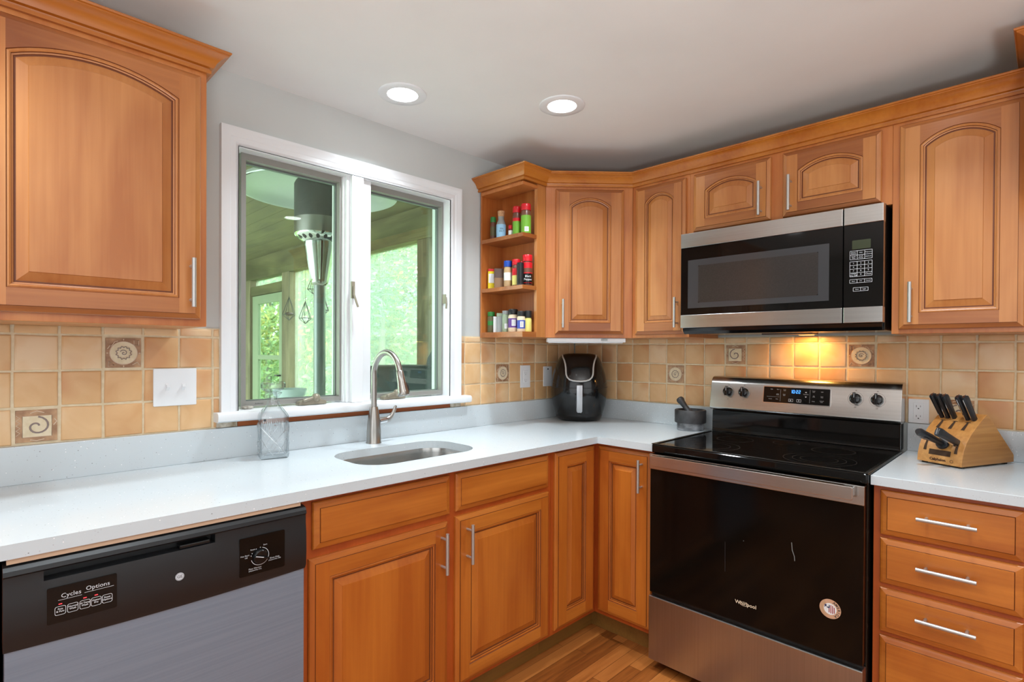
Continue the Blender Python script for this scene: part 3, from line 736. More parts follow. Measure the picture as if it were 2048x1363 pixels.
m = on_guard(MB()); m.prism(rrect(-.1315, .1335, -.0365, .0325, .003, 4), 'y', -.0032, -.0018)
dp = m.build('control_display', 'blackglass', bgd)
m = on_guard(MB())
Y = -.0036
for x, z, s_, b_ in ((-.098, .022, .0052, 'Bake'), (-.071, .022, .0052, 'Broil'), (-.072, .0, .0045, 'Keep\nWarm'), (-.102, -.021, .0045, 'Custom'), (-.074, -.021, .0045, 'Timer'), (-.044, .02, .0045, 'Cook\nTime'), (-.045, -.001, .0045, 'Delay\nStart'),
                     (.042, .006, .0045, 'Temp/Time'), (.072, .02, .0042, 'Frozen\nBake'), (.104, .02, .0048, 'Light'), (.073, -.001, .0042, 'Self\nClean'), (.104, -.002, .0042, 'Steam\nClean'), (.072, -.022, .0048, 'Clock'), (.104, -.021, .0048, 'Control\nLock')):
    m.text(b_, s_, x, z, Y)
m.flat(-.0605, -.060, -.03, .024, Y); m.flat(.0575, .058, -.03, .026, Y); m.flat(-.118, -.0645, -.0115, -.011, Y)
m.add([(.042, Y, .018), (.046, Y, .013), (.038, Y, .013)], [(0, 1, 2)]); m.add([(.042, Y, -.008), (.046, Y, -.003), (.038, Y, -.003)], [(0, 1, 2)])
for x in (-.017, .0155): m.rect_line(x - .009, x + .009, -.029, -.017, Y, .0012)
m.add([(-.020, Y, -.0265), (-.0135, Y, -.023), (-.020, Y, -.0195)], [(0, 1, 2)]); m.flat(.0135, .0175, -.025, -.021, Y)
m.build('printed_legend', 'legend', dp)
m = on_guard(MB())
def seg7(mb, ch, x, z, w_, h_, t_):
    on = {'0': 'abcdef', '1': 'bc', '2': 'abged'}[ch]; hh = h_ / 2
    R_ = dict(a=(x, x + w_, z + h_ - t_, z + h_), g=(x, x + w_, z + hh - t_ / 2, z + hh + t_ / 2), d=(x, x + w_, z, z + t_), f=(x, x + t_, z + hh, z + h_), b=(x + w_ - t_, x + w_, z + hh, z + h_), e=(x, x + t_, z, z + hh), c=(x + w_ - t_, x + w_, z, z + hh))
    for k in on: mb.flat(*R_[k], Y)
for ch, x in zip('1022', (-.0205, -.0105, .0025, .0125)): seg7(m, ch, x, .008, .0075, .0145, .0018)
m.flat(-.0005, .001, .012, .0135, Y); m.flat(-.0005, .001, .017, .0185, Y)
m.build('clock_digits', 'clock', dp)
for x in (-.2935, -.2205, .2255, .2995):
    m = on_guard(MB()); m.text('HI', .006, x, .034, -.0006); m.text('LO', .006, x, -.034, -.0006); m.disc(x, 0, -.0005, .0275, 36, 0, .0270)
    m.build('knob_legend', 'legend_dark', bgd)
for x in (-.2935, -.2205, .2255, .2995):
    m = on_guard(MB())
    ring_ = lambda r, y: [(x + r * cos(2 * pi * q / 30), y, r * sin(2 * pi * q / 30)) for q in range(30)]
    m.loft([ring_(.0215, -.0005), ring_(.0215, -.008), ring_(.019, -.018), ring_(.0175, -.019)], 0)
    m.prism([(x - .0065, -.021), (x + .0065, -.021), (x + .005, .0225), (x - .005, .0225)], 'y', -.032, -.012)
    kn = m.build('control_knob', 'blackgloss', bgd, smooth=40, bevel=.0012)
    m = on_guard(MB()); m.box(x - .0008, x + .0008, -.0325, -.0318, .002, .02); m.build('pointer', 'legend', kn)
# oven door, handle, drawer
dr_ = MB().box(-.3745, .3745, -.672, -.632, .318, .882).build('oven_door', 'ovenglass', t, bevel=.004)
MB().box(-.376, .376, -.6755, -.6705, .822, .8825).build('door_band', 'steel', dr_, bevel=.0015)
m = MB(); m.prism(rrect(-.352, .352, .842, .884, .004, 3), 'y', -.716, -.703); m.box(-.348, -.318, -.705, -.672, .848, .878); m.box(.318, .348, -.705, -.672, .848, .878)
m.build('door_handle', 'steel', dr_, bevel=.002)
m = MB(); m.text('Whirlpool', .018, .014, .394, -.6725, thick=.0003); m.add([(.009 + .017 * cos(q / 20 * 2 * pi), -.6724, .393 + .0075 * sin(q / 20 * 2 * pi)) for q in range(20)] + [(.009 + .0158 * cos(q / 20 * 2 * pi), -.6724, .393 + .0064 * sin(q / 20 * 2 * pi)) for q in range(20)], [(q, (q + 1) % 20, 20 + (q + 1) % 20, 20 + q) for q in range(20)])
m.build('maker_logo', 'cream', dr_)
m = MB(); sx, sz = .2835, .4695
m.disc(sx, sz, -.6724, .031, 40, 0)
m.disc(sx, sz, -.6726, .0185, 32, 1)
m.flat(sx - .016, sx - .001, sz + .002, sz + .012, -.6728, 2)
for k in range(4): m.flat(sx - .004 + k * .0048, sx - .0015 + k * .0048, sz - .014 + (k - 1.5) ** 2 * .001, sz + .013 - (k - 1) ** 2 * .0012, -.6727, 3)
m.disc(sx - .007, sz + .009, -.6729, .0042, 5, 1); m.disc(sx - .012, sz + .003, -.6729, .003, 5, 1)
for k, ch in enumerate('AMERICA'):
    a = radians(62 - k * 19); m.text(ch, .0105, sx + .0247 * cos(a), sz + .0247 * sin(a), -.6727, 4, rot=a - pi / 2, thick=.0003)
for k in range(3): 
    r_ = .0285 - k * .003
    pts = [(sx + r_ * cos(radians(q)), -.6727, sz + r_ * sin(radians(q))) for q in range(125, 246, 8)]; pt2 = [(sx + (r_ - .0012) * cos(radians(q)), -.6727, sz + (r_ - .0012) * sin(radians(q))) for q in range(125, 246, 8)]
    n = len(pts); m.add(pts + pt2, [(q, q + 1, n + q + 1, n + q) for q in range(n - 1)], 5)
stk = m.build('round_sticker', [plain('sticker_tan', S(206, 160, 128), .5), 'paper', plain('sticker_navy', S(28, 36, 78), .5), plain('sticker_red', S(158, 30, 44), .5), 'legend_dark', 'tan'], dr_)
stk['label'] = 'round tan sticker with flag motif'
MB().tube([(.166, -.6726, .655), (.168, -.6726, .63), (.175, -.6726, .61), (.176, -.6726, .595)], .0011, 6).build('drip_mark', 'grey', dr_)
MB().tube([(-.062, -.6722, .60), (-.0615, -.6722, .49)], .0006, 6).build('drip_mark', 'darkgrey', dr_)
MB().sphere((.005, -.672, .62), .0012, 8, 6).build('drip_mark', 'grey', dr_)
MB().box(-.372, .372, -.655, -.632, .303, .319).build('door_gap', 'blackgloss', t)
MB().box(-.3755, .3755, -.676, -.632, .045, .304).build('storage_drawer', 'steel_v', t, bevel=.003)
for x in (-.31, .31):
    for y in (-.56, -.09): MB().lathe([(.02, 0), (.022, .008), (.012, .012), (.01, .046)], (x, y, 0), 14).build('foot', 'rubber', t, smooth=40)

# ================================================================== MICROWAVE
t = thing('microwave', 'black and stainless over-the-range microwave oven', 'microwave', (0, -1.2905, 0), RW)
MB().box(-.3785, .3785, -.365, -.011, 1.378, 1.824).build('body', 'blackgloss', t, bevel=.003)
m = MB().prism([(-.37, 1.378), (-.37, 1.404), (-.388, 1.404), (-.384, 1.39), (-.372, 1.380)], 'x', -.374, .374)
m.build('vent_lip', 'blackgloss', t, bevel=.002)
zA, zB, zC, zD = 1.405, 1.461, 1.757, 1.8195
dd = MB().box(-.3775, .2545, -.398, -.366, zB, zC).build('door', 'blackglass', t)
MB().box(-.3775, .2545, -.402, -.366, zA, zB).build('lower_band', 'steel', dd, bevel=.0015)
MB().box(-.3775, .2545, -.402, -.366, zC, zD).build('upper_band', 'steel', dd, bevel=.0015)
m = MB(); m.loft([[(-.344, -.3985, 1.49), (.211, -.3985, 1.49), (.211, -.3985, 1.701), (-.344, -.3985, 1.701)], [(-.296, -.3983, 1.513), (.174, -.3983, 1.513), (.174, -.3983, 1.674), (-.296, -.3983, 1.674)]], 0, (False, False))
wm = m.build('window_rim', 'winrim', dd)
m = MB(); m.add([(x, -.3987, z) for x, z in rrect(-.296, .174, 1.513, 1.674, .006, 4)], [tuple(range(20))]); m.build('window_screen', 'winmesh', wm)
cp = MB().box(.2585, .3785, -.398, -.366, zB, zC).build('control_panel', 'blackglass', t)
MB().box(.2585, .3785, -.402, -.366, zA, zB).build('lower_band', 'steel', cp, bevel=.0015)
MB().box(.2585, .3785, -.402, -.366, zC, zD).build('upper_band', 'steel', cp, bevel=.0015)
MB().prism(rrect(.284, .341, 1.668, 1.70, .002, 2), 'y', -.3992, -.398).build('display_window', plain('dim_green_display', S(54, 60, 42), .1), cp)
m = MB(); Y = -.3985
def grid(x0, x1, z0, z1, nc, nr, labels, size):
    for i in range(nc + 1): x = x0 + (x1 - x0) * i / nc; m.flat(x - .0005, x + .0005, z0, z1, Y)
    for k in range(nr + 1): z = z0 + (z1 - z0) * k / nr; m.flat(x0, x1, z - .0005, z + .0005, Y)
    for q, b_ in enumerate(labels): m.text(b_, size, x0 + (x1 - x0) * (q % nc + .5) / nc, z1 - (z1 - z0) * (q // nc + .5) / nr, Y)
grid(.2775, .3455, 1.632, 1.6625, 3, 2, ['Sensor\nReheat', 'Melt', 'Popcorn', 'Cook\nTime', 'Cook\nPower', 'Defrost'], .0055)
grid(.2775, .3455, 1.571, 1.6245, 3, 4, ['1', '2', '3', '4', '5', '6', '7', '8', '9', 'Timer\nOn Off', '0', 'Clock'], .0075)
grid(.2775, .3455, 1.548, 1.5605, 3, 1, ['Start', '(+)', 'Cancel'], .0055)
grid(.2885, .334, 1.5185, 1.531, 2, 1, ['Vent', 'Light'], .0055)
m.build('keypad_legend', 'legend', cp)
MB().box(-.1, .1, -.2, -.12, 1.3745, 1.3785).build('task_light_lens', 'darkgrey', t)
m = MB().box(.02, .07, -.105, -.065, 1.372, 1.3775); m.build('task_lamp', emis('warm_task_lamp', (1.0, .58, .2, 1), 1.2), t)
tlp = area('range_task_lamp', (0, 0, 0), (0, 0, -1), .05, .04, 0.95, (1.0, .46, .10)); tlp.parent = t; tlp.location = (.045, -.085, 1.3705)

# ================================================================== DISHWASHER
t = thing('dishwasher', 'stainless dishwasher with black control fascia', 'dishwasher', (-2.2885, 0, 0))
MB().box(-.299, .299, -.585, -.02, .02, .872).build('body', 'black', t)
MB().box(-.297, .29, -.634, -.616, .8732, .8835).build('mounting_strip', plain('beige_mounting_strip', S(196, 164, 136), .6), t)
MB().box(-.292, .292, -.55, -.54, .0, .11).build('toe_kick', 'black', t)
m = MB()
m.prism([(-.586, .116), (-.586, .703), (-.632, .703), (-.632, .13), (-.628, .118)], 'x', -.3005, .3005)
m.build('door_panel', 'steel_d', t, bevel=.001)
# fascia with a recessed hand-hold
Z0, Z1 = .7005, .8705
m = MB()
def arcs(x):   # bottom edge bows gently downward in the middle
    return Z0 - .006 + .006 * (x / .302) ** 2
prof = lambda x: [(-.588, Z1), (-.622, Z1 + .0015), (-.636, Z1 - .002), (-.642, Z1 - .009), (-.6435, Z1 - .018), (-.639, .8485)]
prof2 = lambda x: [(-.639, .8275), (-.6425, .80), (-.6435, .75), (-.641, arcs(x) + .012), (-.634, arcs(x)), (-.588, arcs(x))]
N_ = 40; xs_ = [-.3025 + .605 * k / N_ for k in range(N_ + 1)]
PX0, PX1 = -.2385, .07
lo = []
for x in xs_: lo.append([(x, y, z) for y, z in prof(x) + prof2(x)])
n = len(lo[0]); vv = [p for l in lo for p in l]; ff = []
for k in range(N_):
    xm = (xs_[k] + xs_[k + 1]) / 2
    for i in range(n):
        j = (i + 1) % n
        if i == 5 and PX0 < xm < PX1: continue
        ff.append((k * n + i, k * n + j, (k + 1) * n + j, (k + 1) * n + i))
ff.append(tuple(range(n))); ff.append(tuple(N_ * n + i for i in range(n)))
m.add(vv, ff)
a = min(x for x in xs_ if x > PX0 - .008); b = max(x for x in xs_ if x < PX1 + .008)
q = [(a, -.639, .8485), (b, -.639, .8485), (b, -.639, .8275), (a, -.639, .8275)]; q2 = [(x, -.605, z) for x, y, z in q]
m.add(q + q2, [(0, 1, 5, 4), (1, 2, 6, 5), (2, 3, 7, 6), (3, 0, 4, 7), (4, 5, 6, 7)])
fa = m.build('control_fascia', 'black', t, smooth=28)
MB().box(-.0, .066, -.637, -.606, .828, .838).build('door_latch', 'blackgloss', fa, bevel=.003)
def on_fascia(mb):
    mb.T = None; return mb
m = MB().prism(rrect(-.2375, -.1215, .737, .811, .003, 3), 'y', -.6442, -.63); p1 = m.build('touch_panel', 'blackglass', fa)
m = MB().prism(rrect(.13, .243, .725, .822, .003, 3), 'y', -.6441, -.63); p2 = m.build('dial_panel', 'blackglass', fa)
m = MB(); Y = -.6446
m.text('Cycles', .0125, -.199, .7905, Y); m.text('Options', .0125, -.1545, .7935, Y)
m.flat(-.220, -.1815, .7825, .7832, Y); m.flat(-.1775, -.127, .7855, .7862, Y)
bx = [-.2165, -.1965, -.1765, -.1575, -.1385]; lab = ['Pots\n& Pans', 'Normal\nWash', 'Hi Temp\nWash', 'Heated\nDry', 'Reset\nOptions']
for x, l_ in zip(bx, lab):
    z = .7615
    o_ = [(x + px, Y, z + pz) for px, pz in rrect(-.009, .009, -.009, .009, .0035, 3)]; i_ = [(x + px, Y, z + pz) for px, pz in rrect(-.0082, .0082, -.0082, .0082, .003, 3)]
    n = len(o_); m.add(o_ + i_, [(q, (q + 1) % n, n + (q + 1) % n, n + q) for q in range(n)])
    m.text(l_, .0048, x, z + .0008, Y, thick=.0001)
m.build('printed_legend', 'legend', p1)
for x in (-.2165, -.1765, -.1575): MB().flat(x - .0028, x + .0028, .774, .7758, Y).build('indicator_light', 'led', p1)
m = MB(); dx, dz = .1795, .768
ring_ = lambda r, y: [(dx + r * cos(2 * pi * q / 32), y, dz + r * sin(2 * pi * q / 32)) for q in range(32)]
m.loft([ring_(.0185, -.6438), ring_(.0185, -.651), ring_(.016, -.654)], 0); m.prism([(dx - .019, dz + .0035), (dx - .017, dz + .0075), (dx + .019, dz - .0035), (dx + .017, dz - .0075)], 'y', -.661, -.652)
dk = m.build('cycle_dial', 'blackgloss', p2, smooth=40, bevel=.001)
m = MB(); m.add([(dx - .0165, -.6614, dz + .0062), (dx - .0155, -.6614, dz + .0078), (dx + .004, -.6614, dz + .0012), (dx + .003, -.6614, dz - .0006)], [(0, 1, 2, 3)]); m.build('pointer', 'legend', dk)
m = MB(); Y = -.6445
def arc_line(a0, a1, r, w_):
    A = [radians(a0 + (a1 - a0) * q / 30) for q in range(31)]
    m.add([(dx + r * cos(a), Y, dz + r * sin(a)) for a in A] + [(dx + (r - w_) * cos(a), Y, dz + (r - w_) * sin(a)) for a in A], [(q, q + 1, 32 + q, 31 + q) for q in range(30)])
arc_line(-165, 75, .0225, .0012)
for tx, tz, s_, b_ in ((dx - .037, dz + .009, .0055, 'Hot Start'), (dx - .034, dz + .003, .005, 'Off'), (dx - .018, dz + .021, .005, 'Reset'), (dx + .013, dz + .027, .005, 'Start'), (dx + .037, dz - .012, .0055, 'Rinse Only'), (dx + .037, dz - .017, .0045, '(Heated Dry Off)'), (dx - .012, dz - .0275, .0055, 'Plate Warmer'), (dx - .012, dz - .0325, .0045, '(Heated Dry On)')): m.text(b_, s_, tx, tz, Y)
for a in (165, 150, 115, 88): m.disc(dx + .0225 * cos(radians(a)), dz + .0225 * sin(radians(a)), Y, .0011, 8)
m.build('printed_legend', 'legend', p2)
m = MB(); lx, lz = -.0015, .768
m.disc(lx, lz, -.6443, .0092, 32, 0); m.disc(lx, lz, -.6445, .0083, 32, 1, .0078); m.text('GE', .0095, lx, lz, -.6446, 1)
m.build('maker_logo', [plain('logo_silver', S(206, 210, 216), .3), 'legend_dark'], fa)

# ================================================================== SWITCHES AND OUTLETS
def plate(name, label, cat, mapper_wall, a0, a1, z0, z1, kind):
    """wall plate; local x along the wall, front -y"""
    left = mapper_wall == 'L'
    ac, zc = (a0 + a1) / 2, (z0 + z1) / 2
    t = thing(name, label, cat, (ac, -.0098, zc) if left else (-.0098, ac, zc), 0 if left else RW)
    hw, hh = abs(a1 - a0) / 2, (z1 - z0) / 2
    MB().prism(rrect(-hw, hw, -hh, hh, .003, 3), 'y', -.005, 0).build('cover_plate', 'whiteplastic', t, bevel=.0022, seg=3)
    if kind == 'switch2':
        for x in (-.023, .023):
            s_ = MB().box(x - .0055, x + .0055, -.0062, -.0045, -.0125, .0125).build('switch_slot', 'whiteplastic', t, bevel=.0008)
            m = MB(); m.add([(x - .0042, -.006, -.010), (x + .0042, -.006, -.010), (x + .0042, -.006, .008), (x - .0042, -.006, .008), (x - .0038, -.0155, .001), (x + .0038, -.0155, .001), (x + .0038, -.0135, .0085), (x - .0038, -.0135, .0085)], [(0, 1, 5, 4), (4, 5, 6, 7), (1, 2, 6, 5), (3, 0, 4, 7), (2, 3, 7, 6)])
            m.build('toggle', 'white', s_)
            m = MB(); m.disc(x, .030, -.0053, .0024, 12); m.build('screw', 'white', s_); m = MB(); m.disc(x, -.030, -.0053, .0024, 12); m.build('screw', 'white', s_)
    elif kind in ('outlet', 'gfci'):
        MB().prism(rrect(-.0165, .0165, -.033, .033, .002, 2), 'y', -.0066, -.004).build('receptacle', 'white', t, bevel=.0008)
        for z in (.019, -.0195):
            m = MB(); m.flat(-.0075, -.0058, z - .0035, z + .0045, -.0068); m.flat(.0055, .0070, z - .0025, z + .0035, -.0068); m.disc(0, z - .0085, -.0068, .0024, 12)
            m.build('socket_slots', 'legend_dark' if kind == 'outlet' else 'grey', t)
        if kind == 'gfci':
            MB().box(-.008, .008, -.0076, -.006, -.0045, .0045).build('test_button', 'whiteplastic', t)
    else:
        MB().cyl((0, -.0048, .042), (0, -.0075, .042), .0045, 14).build('jack', 'darkgrey', t)
        m = MB(); m.disc(0, -.05, -.0053, .0024, 12); m.build('screw', 'white', t)
plate('light_switch', 'white double toggle light switch plate on tiles left of the window', 'switch', 'L', -2.214, -2.088, 1.111, 1.235, 'switch2')
plate('wall_outlet', 'white outlet plate on tiles between window and air fryer', 'outlet', 'L', -.4925, -.413, 1.096, 1.220, 'gfci')
plate('wall_plate', 'white jack plate on tiles just left of the air fryer', 'outlet', 'L', -.3015, -.2275, 1.096, 1.211, 'jack')
plate('wall_outlet', 'white outlet plate behind the knife block, right of the range', 'outlet', 'R', -1.6855, -1.7515, 1.0235, 1.118, 'outlet')

# ================================================================== WORKTOP OBJECTS
# decanter
t = thing('crystal_decanter', 'empty square cut-crystal decanter with stopper left of the sink', 'decanter', (-1.866, -.105, H), radians(-14))
m = MB(); hs = .047
def sq(hw, z, r, n=6): return [(x, y, z) for x, y in rrect(-hw, hw, -hw, hw, r, n)]
m.loft([sq(hs - .004, .0, .008), sq(hs, .004, .010), sq(hs, .150, .010), sq(hs - .004, .158, .014), sq(.036, .170, .02), sq(.026, .182, .0225), sq(.0205, .195, .0195), sq(.0185, .208, .018), sq(.022, .222, .0215), sq(.029, .229, .0285), sq(.0285, .232, .028)], 0, (True, False))
m.loft([sq(.0285, .232, .028), sq(.0165, .227, .016), sq(.014, .205, .0135), sq(.018, .188, .0175), sq(.028, .172, .02), sq(hs - .006, .152, .010), sq(hs - .005, .145, .008), sq(hs - .005, .016, .008), sq(hs - .012, .012, .008)], 0, (False, True))
bd = m.build('bottle', 'glass', t, smooth=35)
# cut pattern: shallow prismatic ridges on the faces
m = MB()
for f_ in range(4):
    T = Matrix.Rotation(f_ * pi / 2, 4, 'Z')
    m.T = T
    for k in range(13):
        x = -.039 + .0065 * k; top_ = .128 + random.uniform(-.006, .006); lw = .026 + random.uniform(0, .02); wv = .0021
        m.add([(x, -hs - .0002, top_), (x - wv, -hs - .0002, top_ - lw * .4), (x, -hs - .0002, top_ - lw), (x + wv, -hs - .0002, top_ - lw * .4), (x, -hs - .0018, top_ - lw * .4)], [(0, 1, 4), (1, 2, 4), (2, 3, 4), (3, 0, 4)])
    for x0, z0, x1, z1 in ((-.038, .012, .040, .108), (.038, .012, -.020, .098), (-.038, .055, -.006, .015), (.036, .06, .01, .02)):
        dx, dz = x1 - x0, z1 - z0; L_ = sqrt(dx * dx + dz * dz); nx, nz = -dz / L_ * .0014, dx / L_ * .0014
        m.add([(x0 + nx, -hs - .0002, z0 + nz), (x0 - nx, -hs - .0002, z0 - nz), (x1 - nx, -hs - .0002, z1 - nz), (x1 + nx, -hs - .0002, z1 + nz), (x0, -hs - .0016, z0), (x1, -hs - .0016, z1)], [(0, 3, 5, 4), (1, 4, 5, 2), (0, 4, 1), (3, 2, 5)])
m.T = None
m.build('cut_pattern', 'cutglass', bd)
m = MB(); m.lathe([(.0001, .206), (.0125, .206), (.0135, .222), (.0105, .229), (.012, .233)], n=8)
m.lathe([(.012, .2325), (.026, .236), (.039, .243), (.0415, .249), (.0415, .264), (.038, .270), (.0001, .271)], n=10)
m.build('stopper', pane_mat('faceted_crystal', (0.90, 0.92, 0.93, 1), 2.3, .03, (0.6, 0.64, 0.66, 1)), t)
m = MB(); m.flat(-.037, -.029, .135, .143, -hs - .0006); m.build('maker_label', 'darkgrey', t)

# air fryer, turned towards the room
t = thing('air_fryer', 'black egg-shaped air fryer with silver trim in the worktop corner', 'air fryer', (-.192, -.186, H), radians(-51))
APR = [(.0, .006), (.118, .006), (.126, .012), (.132, .030), (.1325, .0335), (.1325, .036), (.137, .050), (.147, .085), (.154, .12), (.1575, .155), (.1575, .185), (.154, .22), (.147, .255), (.137, .29), (.124, .325), (.114, .345), (.104, .359), (.090, .368), (.065, .373), (.0, .375)]
def ar(z):
    p = APR
    for k in range(1, len(p) - 1):
        if p[k][1] <= z <= p[k + 1][1] and p[k + 1][1] > p[k][1]:
            f = (z - p[k][1]) / (p[k + 1][1] - p[k][1]); return p[k][0] + (p[k + 1][0] - p[k][0]) * f
    return p[-2][0]
APW = 2.35
def asurf(dx, z, off=0.0):
    r = ar(z); 
    # superellipse front (local -y)
    lo_, hi_ = 0.0, pi / 2
    for _ in range(30):
        mid = (lo_ + hi_) / 2; k = (sin(mid) ** APW + cos(mid) ** APW) ** (-1 / APW)
        if r * k * sin(mid) < abs(dx): lo_ = mid
        else: hi_ = mid
    k = (sin(lo_) ** APW + cos(lo_) ** APW) ** (-1 / APW)
    y = -r * k * cos(lo_)
    return (dx, y - off, z + off * .2)
MB().lathe(APR, n=56, power=APW).build('body', 'blackgloss', t, smooth=60)
m = MB(); g = []
for q in range(64):
    a = 2 * pi * q / 64; k = (abs(cos(a)) ** APW + abs(sin(a)) ** APW) ** (-1 / APW); g.append((.158 * k * cos(a), .158 * k * sin(a), .186))
m.tube(g, .0012, 6, closed=True); m.build('basket_seam', 'black', t, smooth=60)
trim_pts = [(-.093, .363), (-.091, .352), (-.083, .335), (-.0775, .315), (-.0745, .295), (-.0735, .275), (-.072, .258), (-.066, .243), (-.053, .231), (-.035, .2255), (-.015, .2235)]
trim_pts = trim_pts + [(0, .223)] + [(-a, b) for a, b in trim_pts[::-1]]
m = MB(); m.tube([asurf(a, b, .001) for a, b in trim_pts], .0046, 8); m.build('trim_loop', plain('silver_trim_paint', S(206, 206, 204), .3, .15), t, smooth=60)
m = MB(); zz = [.205, .198, .18, .15, .11, .075, .058, .05]; loops = []
for z in zz:
    hw = .0165 if z > .055 else .011
    o_ = .004 if z > .2 else .014
    p = [asurf(-hw, z, 0), asurf(-hw * .9, z, o_), asurf(0, z, o_ + .002), asurf(hw * .9, z, o_), asurf(hw, z, 0)]
    loops.append(p)
m.loft(loops, 0); m.build('basket_handle', plain('silver_handle_finish', S(196, 198, 202), .3, .6), t, smooth=40)
m = MB(); m.lathe([(.0001, .0), (.1, .0), (.11, .004), (.11, .008)], n=32); m.build('base_ring', 'rubber', t, smooth=40)

# mortar and pestle
t = thing('mortar', 'dark grey stone mortar bowl left of the range', 'mortar', (-.118, -.822, H))
MB().lathe([(.0605, .0), (.0635, .003), (.0635, .036)], n=40).build('foot', 'marble_l', t, smooth=40)
MB().lathe([(.062, .036), (.0735, .037), (.0745, .041), (.0745, .097), (.0725, .0995), (.0615, .0995), (.058, .09), (.045, .062), (.0, .055)], n=44).build('bowl', 'marble_d', t, smooth=40)
t = thing('pestle', 'dark stone pestle leaning inside the mortar', 'pestle', (-.118, -.822, H + .06))
pa, pb = Vector((-.005, -.012, .008)), Vector((.008, .062, .088))
MB().tube([pa + (pb - pa) * f for f in (-.04, 0, .12, .3, .55, .8, .88, .97, 1.03, 1.06)], [.008, .0165, .0195, .015, .0125, .0155, .0185, .0185, .015, .007], 20).build('pestle_body', 'marble_d', t, smooth=60)

# knife block
KB = (-.263, -1.75, H); kz = radians(-114.5)
t = thing('knife_block', 'bamboo knife block holding black-handled knives right of the range', 'knife block', KB, kz)
W_, L_ = .140, .284
prof = [(.0, .006), (.002, .030), (.010, .060), (.026, .088), (.055, .119), (.092, .149), (.118, .168), (.130, .176), (.138, .175), (.281, .034), (.284, .028), (.284, .006)]
m = MB(); m.prism(prof, 'x', 0, W_); blk = m.build('block', 'bamboo', t, smooth=24, bevel=.0015)
m = MB()
for x, y in ((.014, .02), (W_ - .014, .02), (.014, L_ - .03), (W_ - .014, L_ - .03)): m.cyl((x, y, 0), (x, y, .0062), .009, 12)
m.build('rubber_feet', 'rubber', t, smooth=40)
def front(z):
    for (y0, z0), (y1, z1) in zip(prof[:7], prof[1:8]):
        if z0 <= z <= z1: f = (z - z0) / (z1 - z0); return y0 + (y1 - y0) * f, Vector((0, -(z1 - z0), y1 - y0)).normalized()
    return prof[7][0], Vector((0, -.5, .86))
m = MB()
def slot(x, z0, z1, w_):
    n = 5; a = []; b = []
    for k in range(n):
        z = z0 + (z1 - z0) * k / (n - 1); y, nn = front(z); a.append((x - w_ * (1 - .6 * k / n) / 2, y - .0008, z + .0006)); b.append((x + w_ * (1 - .6 * k / n) / 2, y - .0008, z + .0006))
    m.add(a + b, [(k, k + 1, n + k + 1, n + k) for k in range(n - 1)])
for x in (.030, .068, .108): slot(x, .122, .146, .011)
for x in (.030, .068, .108): slot(x, .146, .148, .02)
for x in (.022, .118): slot(x, .046, .086, .010)
m.add([(.036, front(.034)[0] - .0008, .034), (.104, front(.034)[0] - .0008, .034), (.104, front(.052)[0] - .0008, .052), (.036, front(.052)[0] - .0008, .052)], [(0, 1, 2, 3)])
m.build('knife_slots', 'slot', blk)
m = MB(); m.text('Calphalon', .0125, .066, .0195, front(.0195)[0] - .0008, thick=.0005); m.disc(.109, .0195, front(.0195)[0] - .0008, .0055, 16, 0, .0042)
m.build('maker_logo', 'legend_brown', blk)
def knife(x, z, dirn, length, label, rad=.0095, roll=0.0):
    y, nn = front(z)
    k = thing('kitchen_knife', label, 'knife', (0, 0, 0), 0, 'knives in the bamboo block')
    B = Matrix.Translation(Vector(KB)) @ Matrix.Rotation(kz, 4, 'Z')
    d_ = Vector(dirn).normalized(); xv = Vector((1, 0, 0)); up = d_.cross(xv).normalized()
    fr = Matrix((( xv.x, up.x, d_.x, x), (xv.y, up.y, d_.y, y), (xv.z, up.z, d_.z, z), (0, 0, 0, 1)))
    k.matrix_world = B @ fr
    m = MB()
    hw = rad * .78
    def sec(t_, hh, w2, off=0): return [(px, py + off, t_) for px, py in rrect(-w2, w2, -hh, hh, min(w2, hh) * .7, 3)]
    m.loft([sec(-.004, rad * .85, hw * .8), sec(.0, rad * .95, hw), sec(.03, rad, hw), sec(length * .6, rad * 1.12, hw * 1.04), sec(length * .85, rad * 1.3, hw * 1.04), sec(length * .95, rad * 1.3, hw, -.001), sec(length, rad * .8, hw * .7, -.004)], 0)
    h_ = m.build('handle', 'knife', k, smooth=40)
    m = MB(); m.box(-.0009, .0009, -rad * 1.42, -rad * .6, .002, length * .93); m.box(-.0009, .0009, -rad * .95, rad * .9, length * .975, length * 1.004); m.build('tang', 'chrome', h_)
    MB().box(-.0012, .0012, -rad * .8, rad * .8, -.05, -.0045).build('blade', 'steel', k)
    return k
dU = (0, -.56, .83)
for x, nm in ((.018, 'leftmost of the five upright black knife handles in the block'), (.0375, 'second from left of the five upright knife handles'), (.0565, 'third from left of the five upright knife handles, left of the gap'), (.0985, 'fourth of the five upright knife handles, right of the gap'), (.118, 'rightmost of the five upright black knife handles in the block')):
    knife(x, .158, dU, .098, nm)
knife(.112, .083, (0, -.92, .40), .112, 'lower knife handle slanting out of the front of the block', .0115)
